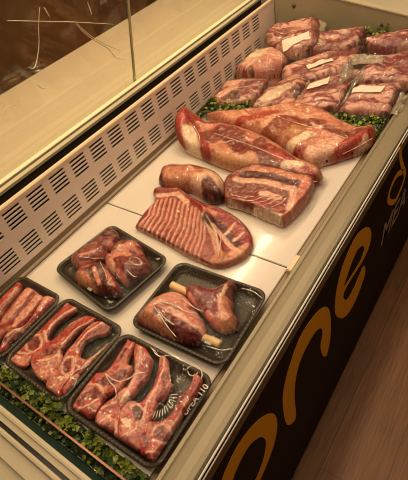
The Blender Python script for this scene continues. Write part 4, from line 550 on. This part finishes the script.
def lump(key, name, cell=.0022, mat=None, parent=None):
    p = PIECES[key]; seed = (sum(map(ord, key))*7.13) % 50
    X, Y, sd, bx, by = grid_of(p, cell)
    snap = np.abs(sd) < .62*cell; keep = (sd > 0) | snap
    Xs = np.where(snap, bx, X); Ys = np.where(snap, by, Y)
    d = np.clip(np.where(snap, 0, sd), 0, None)
    top = height_of(p, Xs, Ys, d, seed); e = EH(p, Ys)*p['h']
    bot = e*(1-np.sqrt(np.clip(1-(1-np.clip(d/(e*.9), 0, 1))**2, 0, 1)))
    top = np.maximum(top, bot+1e-4*(d > 0))
    L_ = lift_of(p, Xs)
    return surface(X, Y, keep, p['z0']+top+L_, p['z0']+bot+L_, colour_of(p, Xs, Ys, d, seed), name, mat or M_MEAT, parent, bx, by, snap)
def relax(F, obst, mask, n):
    for _ in range(n):
        G = .25*(np.roll(F, 1, 0)+np.roll(F, -1, 0)+np.roll(F, 1, 1)+np.roll(F, -1, 1))
        F = np.where(mask, np.maximum(G, obst), F)
    return F
def fold_glints(key, parent):  # pale tubes: film creases, and glints on the film drawn as strokes
    for pl in FOLD_GLINTS.get(key, ()):
        P = smooth_path(pl, 36); n = len(P); t = np.linspace(0, 1, n)
        r = .00085*(.35+.65*np.sin(np.pi*t)**.5)*(1+.35*np.sin(t*23))
        tube('film_fold_glint', P, r, M_FOLD_GLINT, parent, 6, .6)
def wrap(key, parent, margin=.010, mat=None, cell=.003, wr=.0016, flange_z=.004):
    p = PIECES[key]; seed = (sum(map(ord, key))*7.13) % 50
    X, Y, sd, bx, by = grid_of(p, cell, margin)
    t = np.where(sd > 0, height_of(p, X, Y, np.clip(sd, 0, None), seed), 0)+lift_of(p, X)
    obst = p['z0']+t+.0016
    mask = sd > 0
    edge = p['z0']+lift_of(p, X)+EH(p, Y)*p['h']+(fbm(X*50+seed, Y*50, 2)-.5)*.010*np.clip(-sd/margin, 0, 1)-np.clip(-sd/margin, 0, 1)*(EH(p, Y)*p['h']-flange_z)
    F = np.where(mask, obst, np.maximum(edge, .8025))
    F = relax(F, obst, mask, 26)
    rg = 1-np.abs(2*fbm(X*30+Y*12+seed, Y*36-X*9, 2)-1); F = F+np.where(mask, sstep(.72, .98, rg)*wr, 0)
    F = np.maximum(F, .8022)
    k2 = (sd > -margin+cell*.2*np.sin(X*300)) & (X > .0035) & (X < .6255) & (Y < 1.714)
    o = surface(X, Y, k2, F, None, None, 'vacuum_film', mat or M_VAC, parent)
    fold_glints(key, o)
    return o
def paper_label(key, parent):
    p = PIECES[key]; seed = (sum(map(ord, key))*7.13) % 50
    q = np.array(p['label']); n, m_ = 15, 7; s, t = np.meshgrid(np.linspace(0, 1, n), np.linspace(0, 1, m_), indexing='ij')
    P = (q[0]*((1-s)*(1-t))[..., None]+q[1]*(s*(1-t))[..., None]+q[2]*(s*t)[..., None]+q[3]*((1-s)*t)[..., None])
    X, Y = P[..., 0], P[..., 1]
    O = smooth_path(p['out'], 5*len(p['out']), True); d, _, _ = seg_dist(X, Y, O, True); ins = inside(X, Y, O)
    h = height_of(p, X, Y, np.where(ins, d, 0), seed)
    A = np.stack([np.ones(h.size), X.ravel(), Y.ravel()], 1); co = np.linalg.lstsq(A, h.ravel(), rcond=None)[0]
    pl = (A@co).reshape(h.shape)
    h = .3*h+.7*np.maximum(h, pl)+.0046
    return surface(X, Y, np.ones(X.shape, bool), p['z0']+h+.0003, None, None, 'paper_label', M_LABEL, parent)

# --- loose cuts on the deck
LOOSE = [
 ('rack', 'rib_rack', 'lamb rib rack with its rows of rib bones facing up on white deck', 'rib rack', .012, .0015),
 ('roll', 'rolled_joint', 'small rounded boneless joint just behind the rib rack', 'meat joint', .008, .0035),
 ('slab', 'breast_slab', 'thick square brown breast slab with pale fat base, right of the rounded joint', 'meat slab', .012, .0022),
 ('leg', 'leg_of_lamb', 'long film-wrapped lamb leg touching the slotted back panel', 'lamb leg', .012, .0026),
 ('shoulder', 'shoulder_of_lamb', 'film-wrapped lamb shoulder with round lean eye, pointing at the front rim', 'lamb shoulder', .012, .0024),
]
for key, nm, lab, cat, mg, cell in LOOSE:
    o = tag(lump(key, nm, cell), lab, cat)
    wrap(key, o, mg, M_VAC)
# --- vacuum packs at the far end
PACKS = [
 ('p6', 'pale lean vacuum pack beside the slotted panel, leftmost of the front row of packs', 0),
 ('p7', 'vacuum pack with a broad pale fat face, second from the slotted panel in front row', 0),
 ('p8', 'labelled vacuum pack with wavy film edge, third in the front row of packs', 1),
 ('p9', 'labelled rib vacuum pack beside the front rim, right end of the front row', 1),
 ('p4', 'round netted roast with pale fat cap behind the front packs beside slotted panel', 0),
 ('p5', 'labelled vacuum pack in the middle of the pile between the round roast and rim', 1),
 ('p10', 'wide glossy vacuum pack behind the right front pack by the rim', 0),
 ('p1', 'long labelled vacuum pack on top of the pile against end panel, left', 1),
 ('p2', 'unlabelled vacuum pack on top of the pile, right of the long labelled one', 0),
 ('p3', 'labelled vacuum pack on top of the pile, at right by the parsley tuft', 1),
]
for key, lab, lb in PACKS:
    nm = 'netted_roast' if key == 'p4' else 'vacuum_pack'
    o = lump(key, nm, .003)
    tag(o, lab, 'roast' if key == 'p4' else 'meat pack', 'vacuum packs in the far pile')
    wrap(key, o, .014, M_VACM, .004, .003, .006)
    if lb: paper_label(key, o)
# netting strings on the roast
p = PIECES['p4']; O = np.array(p['out']); c0 = O.mean(0)
ro = [o for o in COL.objects if o.name == 'netted_roast'][0]
def on_roast(x, y):
    Oq = smooth_path(p['out'], 5*len(p['out']), True); Oq[:, 0] = np.clip(Oq[:, 0], .006, .628)
    X = np.array([x]); Y = np.array([y]); d, _, _ = seg_dist(X, Y, Oq, True); i_ = inside(X, Y, Oq)
    return (x, y, float(p['z0']+height_of(p, X, Y, np.where(i_, d, 0), (sum(map(ord, 'p4'))*7.13) % 50)[0])+.0006) if i_[0] and d[0] > .006 else None
for ln in EXTRA['net']:
    pts = [q for q in (on_roast(x, y) for x, y in smooth_path(ln, 30)) if q]
    if len(pts) > 4: tube('net_string', pts, .0012, M_FOLD_GLINT, ro, 5)
# loose film flaps in the pile (sealed pouch ends)
def flap(parent_key_obj, quad, amp=.006, n=22, name='film_flap'):
    q = np.array(quad, float); s, t = np.meshgrid(np.linspace(0, 1, n), np.linspace(0, 1, n//2), indexing='ij')
    P = (q[0]*((1-s)*(1-t))[..., None]+q[1]*(s*(1-t))[..., None]+q[2]*(s*t)[..., None]+q[3]*((1-s)*t)[..., None])
    P[..., 2] += amp*np.sin(s*19+t*4)*t+amp*(fbm(s*7, t*5)-.5)*2
    P[..., 0] += .006*np.sin(s*13)*t
    V_ = P.reshape(-1, 3); m_ = n//2; F = [(i*m_+j, (i+1)*m_+j, (i+1)*m_+j+1, i*m_+j+1) for i in range(n-1) for j in range(m_-1)]
    return mesh_obj(name, V_, F, M_FLANGE, parent_key_obj, True)
packs = [o for o in COL.objects if o.name.startswith('vacuum_pack')]
pk = {k: o for (k, _, _), o in zip([q for q in PACKS if q[0] != 'p4'], packs)}
for k_, q_ in (('p1',((0.193,1.6985,0.935),(0.2754,1.5343,0.905),(0.2934,1.5667,0.9),(0.227,1.7059,0.925))),('p5',((0.3963,1.5334,0.885),(0.4248,1.4729,0.878),(0.5223,1.4978,0.884),(0.4924,1.541,0.892))),('p5',((0.393,1.4674,0.885),(0.4087,1.5139,0.885),(0.4584,1.4062,0.868),(0.4186,1.3712,0.862))),('p8',((0.4781,1.2257,0.85),(0.453,1.4555,0.866),(0.4785,1.5024,0.87),(0.4728,1.2776,0.858))),('p9',((0.6206,1.3718,0.855),(0.6218,1.2808,0.83),(0.6447,1.2857,0.826),(0.6407,1.3727,0.85))),('p7',((0.254,1.422,0.862),(0.3205,1.3277,0.845),(0.3308,1.3321,0.842),(0.2848,1.423,0.862)))):
    flap(pk[k_], q_)


# ------------------------------------------------------------------ trays
def rrect(w_, h_, r, n=7):
    o = []
    for cx, cy, a0 in ((w_/2-r, h_/2-r, 0), (-w_/2+r, h_/2-r, 90), (-w_/2+r, -h_/2+r, 180), (w_/2-r, -h_/2+r, 270)):
        for i in range(n): a = math.radians(a0+90*i/(n-1)); o.append((cx+r*math.cos(a), cy+r*math.sin(a)))
    return o
def tray(cx, cy, wd, dp, ang, label):
    base = .8018
    prof = [(.020, .001), (.016, .0005), (.007, .016), (.0035, .0215), (.001, .0225), (0, .024), (.0015, .0258), (.006, .0262), (.0085, .0245), (.0105, .018), (.0185, .0045), (.024, .0032)]
    V_ = []; F = []
    n = 28
    for ins, z in prof:
        r = max(.026-ins*.5, .008)
        V_ += [(x, y, z) for x, y in rrect(wd-2*ins, dp-2*ins, r)]
    for k in range(len(prof)-1):
        for i in range(n): F.append((k*n+i, k*n+(i+1) % n, (k+1)*n+(i+1) % n, (k+1)*n+i))
    F.append(tuple(range(n))[::-1]); F.append(tuple((len(prof)-1)*n+i for i in range(n)))
    o = mesh_obj('meat_tray', V_, F, M_TRAY, None, True)
    o.location = (cx, cy, base); o.rotation_euler.z = ang
    tag(o, label, 'tray', 'black meat trays at the near end')
    return o
TR = {
 'A': (.0985, .1775, .168, .196, .0, ('a1', 'a2', 'a3'), 'black tray of meaty rib strips in the near left corner by the slotted panel'),
 'B': (.2158, .4089, .240, .200, -.1506, ('b1', 'b2', 'b3', 'b4'), 'black tray of chunky dark red neck pieces, back left of the trays'),
 'C': (.4972, .4001, .2436, .2054, .0456, ('c1', 'c2'), 'black tray holding two bone-in lamb shanks beside the front rim'),
 'D': (.2840, .1820, .198, .200, -.010, ('d1', 'd2', 'd3', 'd4'), 'black tray of lamb chops in the middle of the nearest row'),
 'E': (.5040, .1795, .238, .1957, .02, ('e1', 'e2', 'e3', 'e4'), 'black tray of thick red lamb chops at the right of the nearest row'),
}
NAMES = {
 'a1': ('rib_strip', 'slim rib strip nearest the slotted panel in the left tray', 'rib strip'), 'a2': ('rib_strip', 'broad pale rib strip in the middle of the left tray', 'rib strip'),
 'a3': ('rib_strip', 'rib strip with lean eye beside the middle chop tray, in the left tray', 'rib strip'),
 'b1': ('neck_piece', 'dark red neck piece at the back of the tray of chunky pieces', 'neck piece'), 'b2': ('neck_piece', 'large neck piece at the right of the tray of chunky pieces', 'neck piece'),
 'b3': ('neck_piece', 'neck piece with orange fat end at the front of its tray', 'neck piece'), 'b4': ('neck_piece', 'small pale knuckle amid the three larger neck pieces', 'neck piece'),
 'c1': ('lamb_shank', 'pale lamb shank whose sawn bone points to the front rim', 'lamb shank'), 'c2': ('lamb_shank', 'darker lamb shank lying behind with bone pointing to the back panel', 'lamb shank'),
 'd1': ('lamb_chop', 'leftmost lamb chop with round eye in the middle chop tray', 'lamb chop'), 'd2': ('lamb_chop', 'second lamb chop from left in the middle chop tray', 'lamb chop'),
 'd3': ('lamb_chop', 'third lamb chop from left, with fat-ringed eye, in the middle chop tray', 'lamb chop'), 'd4': ('lamb_chop', 'narrow lamb chop along the right wall of the middle chop tray', 'lamb chop'),
 'e1': ('lamb_chop', 'leftmost thick lamb chop in the right-hand chop tray', 'lamb chop'), 'e2': ('lamb_chop', 'second thick lamb chop with pale fatty rib in the right-hand chop tray', 'lamb chop'),
 'e3': ('lamb_chop', 'third lamb chop with slim rib bone in the right-hand chop tray', 'lamb chop'), 'e4': ('lamb_chop', 'rightmost lamb chop beside the front rim in the right-hand chop tray', 'lamb chop'),
}
GRP = dict(a='rib strips in the left tray', b='neck pieces in the back tray', c='lamb shanks in the tray', d='chops in the middle tray', e='chops in the right tray')
for tk, (cx, cy, wd, dp, an, ks, lab) in TR.items():
    t = tray(cx, cy, wd, dp, an, lab)
    bpy.context.view_layer.update()
    ca, sa = math.cos(an), math.sin(an)
    for k in ks:
        p = PIECES[k]
        q = np.array(p['out'])-(cx, cy); lx = q[:, 0]*ca+q[:, 1]*sa; ly = -q[:, 0]*sa+q[:, 1]*ca
        hx, hy = wd/2-.0125, dp/2-.0125
        lx = np.clip(lx, -hx, hx); ly = np.clip(ly, -hy, hy)
        p['out'] = np.stack([cx+lx*ca-ly*sa, cy+lx*sa+ly*ca], 1)
        nm, lb, ct = NAMES[k]
        o = tag(lump(k, nm, .0013 if tk in 'ADE' else .0018, M_CHOP if tk in 'ADE' else M_MEAT), lb, ct, GRP[k[0]])
        if k in BONES:
            P = smooth_path(BONES[k], 12); r = np.linspace(.0085, .0095, len(P)); r[0] *= .8
            bo = tube('shank_bone', P, r, M_BONE, o, 14); bo['label'] = 'pale sawn shank bone'
    # cling film stretched over the tray, resting on the meat
    cell = .0025; nx = int(wd/cell)+3; ny = int(dp/cell)+3
    U_, W_ = np.meshgrid(np.linspace(-wd/2, wd/2, nx), np.linspace(-dp/2, dp/2, ny), indexing='ij')
    X = cx+U_*ca-W_*sa; Y = cy+U_*sa+W_*ca
    obst = np.full(X.shape, .80)
    for k in ks:
        p = PIECES[k]; O = smooth_path(p['out'], 5*len(p['out']), True)
        d, _, _ = seg_dist(X, Y, O, True); i_ = inside(X, Y, O)
        h = height_of(p, X, Y, np.where(i_, d, 0), (sum(map(ord, k))*7.13) % 50)
        obst = np.maximum(obst, np.where(i_, p['z0']+h+.0012, .80))
    for k in ks:
        if k in BONES:
            d, _, _ = seg_dist(X, Y, [q[:2] for q in BONES[k]], False)
            obst = np.maximum(obst, np.where(d < .009, BONES[k][0][2]+np.sqrt(np.clip(.0098**2-d**2, 0, None))+.001, .80))
    R = rrect(wd-.006, dp-.006, .023)
    d, _, _ = seg_dist(X, Y, R if an == 0 else [(cx+a*ca-b*sa, cy+a*sa+b*ca) for a, b in R], True) if an != 0 else seg_dist(U_, W_, R, True)
    ins = inside(U_, W_, R); rim = .8018+.0267
    F0 = np.full(X.shape, rim); msk = ins & (d > cell*.7)
    F0 = relax(np.maximum(F0, obst), obst, msk, 260)
    F0 = np.where(msk, np.maximum(F0, obst), rim)
    rg = 1-np.abs(2*fbm(U_*26+W_*14+ord(tk), W_*40-U_*22, 2)-1)
    F0 = F0+np.where(msk, sstep(.78, .99, rg)*.0011*np.clip(d/.02, 0, 1), 0)
    f = surface(X, Y, ins, F0-.0+0.0002, None, None, 'cling_film', M_FILM)
    f.parent = t; f.matrix_parent_inverse = t.matrix_basis.inverted()
    fold_glints(tk, f)
    if tk in 'BC':                                  # small printed mark on the film
        lx, ly = (.026, -.082) if tk == 'B' else (.066, -.066)
        bm = bmesh.new()
        for i in range(4): add_box(bm, lx-.007+i*.0038, lx-.0046+i*.0038, ly-.005, ly+.004-.001*(i % 2), .0285, .0289)
        add_box(bm, lx-.007, lx+.0068, ly+.005, ly+.007, .0285, .0289)
        mk = bm_obj('printed_mark', bm, M_INK); mk.parent = t; mk['label'] = 'small white printed mark'
    if tk == 'E':
        M = Matrix.Translation((.1105, .008, .0288)) @ Matrix.Rotation(math.radians(84), 4, 'Z')
        mk = text_mesh('rim_print', 'UFEA 110', .0165, M_INK, M, None, .0002); mk.parent = t; mk['label'] = 'white lettering along the tray edge'

# ------------------------------------------------------------------ parsley
def parsley(name, zone, z0, h, count, label, group, size=(.0042, .0075), bright=1.0):
    Z = np.array(zone); lo, hi = Z.min(0), Z.max(0); V_ = []; F = []; C = []
    done = 0
    while done < count:
        x, y = lo+(hi-lo)*rng.random(2)
        if not inside(np.array([x]), np.array([y]), Z)[0]: continue
        done += 1
        t = rng.random(); z = z0+h*(.1+.9*t**.7)*(.6+.8*float(vnoise(np.array([x*60]), np.array([y*60]))[0]))
        z = min(z, z0+h*1.15)
        s = size[0]+(size[1]-size[0])*rng.random()
        R = Matrix.Rotation(rng.random()*6.28, 3, 'Z') @ Matrix.Rotation((rng.random()-.5)*1.7, 3, 'X') @ Matrix.Rotation((rng.random()-.5)*1.3, 3, 'Y')
        v = rng.random()
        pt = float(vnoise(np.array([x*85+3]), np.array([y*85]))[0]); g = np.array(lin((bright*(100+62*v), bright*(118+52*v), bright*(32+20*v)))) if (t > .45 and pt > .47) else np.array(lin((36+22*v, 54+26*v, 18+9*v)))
        pts = [(0, -.9, 0), (.55, -.35, .25), (.95, .25, .1), (.45, .5, .3), (.25, 1, .12), (-.25, .95, .12), (-.5, .45, .3), (-.95, .2, .1), (-.5, -.35, .25), (0, .15, -.12)]
        b0 = len(V_)
        for a in pts:
            q = R @ Vector(a)*s; V_.append((min(max(x+q.x, .006), .62), min(y+q.y, 1.715), max(z+q.z, .8022))); C.append(g)
        for i in range(9): F.append((b0+9, b0+i, b0+(i+1) % 9))
    o = mesh_obj(name, V_, F, M_LEAF, None, True, np.array(C)); o['kind'] = 'stuff'
    return tag(o, label, 'parsley', group)
Z_ = ZONES
parsley('parsley_bunch', Z_['back'], .803, .030, 520, 'bright green parsley bunch behind the lamb leg by the slotted panel', 'parsley garnish')
parsley('parsley_bunch', Z_['right'], .803, .022, 700, 'darker green parsley bunch behind the lamb shoulder next to the front rim', 'parsley garnish')
parsley('parsley_bunch', Z_['small'], .803, .05, 60, 'tiny parsley tuft peeping out between the slotted panel and netted roast', 'parsley garnish')
parsley('parsley_bunch', Z_['top'], .88, .04, 90, 'small parsley tuft above the top packs against the far end panel', 'parsley garnish')
parsley('parsley_strip', [(.008, .051), (.62, .051), (.62, .073), (.40, .077), (.385, .084), (.19, .078), (.008, .080)], .803, .022, 950, 'long green parsley strip in front of the nearest trays behind the acrylic divider', 'parsley garnish', (.0055, .0095), .82)
parsley('parsley_sprig', [(.01, .0355), (.61, .0355), (.61, .0445), (.01, .0445)], .803, .012, 130, 'thin line of parsley leaves between the green strip and the acrylic divider', 'parsley garnish', (.004, .006), .9)


# ------------------------------------------------------------------ behind the glass
bx_ = tag(empty('storage_crate', (-1.05, 1.2, 0)), 'dark brown storage bench behind the staff worktop', 'bench')
box('body', -1.39, -.86, -.8, 3.6, 0, .62, M_BROWN, bx_); box('top_board', -1.39, -.84, -.8, 3.6, .62, .65, M_BROWN2, bx_, .004)
def crumpled(name, x0, y0, sx, sy, z0, amp, label, seed):
    n, m_ = 60, 60; s, t = np.meshgrid(np.linspace(0, 1, n), np.linspace(0, 1, m_), indexing='ij')
    a = fbm(s*5+seed, t*5, 3); rgd = 1-np.abs(2*fbm(s*4+seed*2, t*4+seed, 3)-1)
    X = x0+sx*s; Y = y0+sy*t; env = np.clip(np.minimum(np.minimum(s, 1-s), np.minimum(t, 1-t))*5, 0, 1)
    Z = z0+.004+env*amp*(a*.8+sstep(.6, 1, rgd)*.5)
    o = surface(X, Y, np.ones(X.shape, bool), Z, None, None, name, M_FLANGE2)
    return tag(o, label, 'plastic sheet')
M_FLANGE2 = film_mat('clear_sheet', base=.03, gain=.8, rough=.1, bump=.8, scale=14)
crumpled('plastic_sheet', -1.36, .35, .48, 1.2, .65, .16, 'crumpled clear plastic sheet heaped on the dark bench behind the worktop', 3.1)

hp_n = 40
s_, t_ = np.meshgrid(np.linspace(.15, 1.25, hp_n), np.linspace(1.006, 1.42, 24), indexing='ij')
hx_ = -.124+.27*(t_-1.003)-.002-.006*fbm(s_*9, t_*9, 3)
hp = mesh_obj('glass_reflection', np.stack([hx_.ravel(), s_.ravel(), t_.ravel()], 1), [(i*24+j, (i+1)*24+j, (i+1)*24+j+1, i*24+j+1) for i in range(hp_n-1) for j in range(23)], M_REFLECTION, None, True)  # added sheet that carries the rear glass reflections
tag(hp, 'thin clear sheet with pale curled streaks standing for reflections in the rear glass', 'glass reflection')
for pl in EXTRA['glass']:  # pale tubes drawn for streaks reflected in the rear glass
    P = smooth_path(pl, 36); tt = np.linspace(0, 1, len(P))
    tube('reflection_streak', P, .0017*(.3+.7*np.sin(np.pi*tt)**.5), M_FOLD_GLINT, hp, 6, .6)

# ------------------------------------------------------------------ light
def area(name, loc, rot, sx, sy, power, col):
    l = bpy.data.lights.new(name, 'AREA'); l.shape = 'RECTANGLE'; l.size = sx; l.size_y = sy; l.energy = power; l.color = col
    o = bpy.data.objects.new(name, l); o.location = loc; o.rotation_euler = rot; return link(o)
WARM = (1.0, .725, .45)
area('canopy_lamp', (-.05, .95, 1.86), (0, math.radians(8), 0), .025, 2.1, 14, WARM)
area('ceiling_lamp', (.9, 1.4, 2.75), (0, 0, 0), .9, 3.2, 12, WARM)
for y_ in (.0, .65, 1.3, 1.95): area('glint_light', (.42, y_, 2.65), (0, 0, 0), .13, .13, 4.2, WARM)  # unseen small lights added for sharp glints on the film
area('staff_fill', (-1.0, 1.2, 2.7), (0, 0, 0), .5, 2.0, 6, WARM)  # unseen fill added to lift the dark background behind the worktop
area('aisle_lamp', (2.1, .6, 2.75), (0, math.radians(12), 0), .5, 1.6, 7, WARM)
wd_ = bpy.data.worlds.new('shop_ambient'); SC.world = wd_; wd_.use_nodes = True
wd_.node_tree.nodes['Background'].inputs[0].default_value = (1, .74, .48, 1); wd_.node_tree.nodes['Background'].inputs[1].default_value = .06

# ------------------------------------------------------------------ camera
cd = bpy.data.cameras.new('camera'); cd.sensor_fit = 'HORIZONTAL'; cd.sensor_width = 36; cd.lens = 36*439.94/408; cd.clip_start = .02
cam = bpy.data.objects.new('camera', cd); COL.objects.link(cam)
cam.matrix_world = Matrix(((0.81644363, -0.29545336, 0.496112, .942), (0.55222302, 0.65058034, -0.52133957, 0), (-0.16872919, 0.69960884, 0.69431832, 1.6), (0, 0, 0, 1)))
SC.camera = cam
vs = SC.view_settings; vs.view_transform = 'Standard'; vs.look = 'None'; vs.exposure = 0.04; vs.gamma = 1; vs.use_curve_mapping = False
SC.cycles.filter_width = 1.0; SC.cycles.transparent_max_bounces = 24; SC.cycles.sample_clamp_indirect = 4
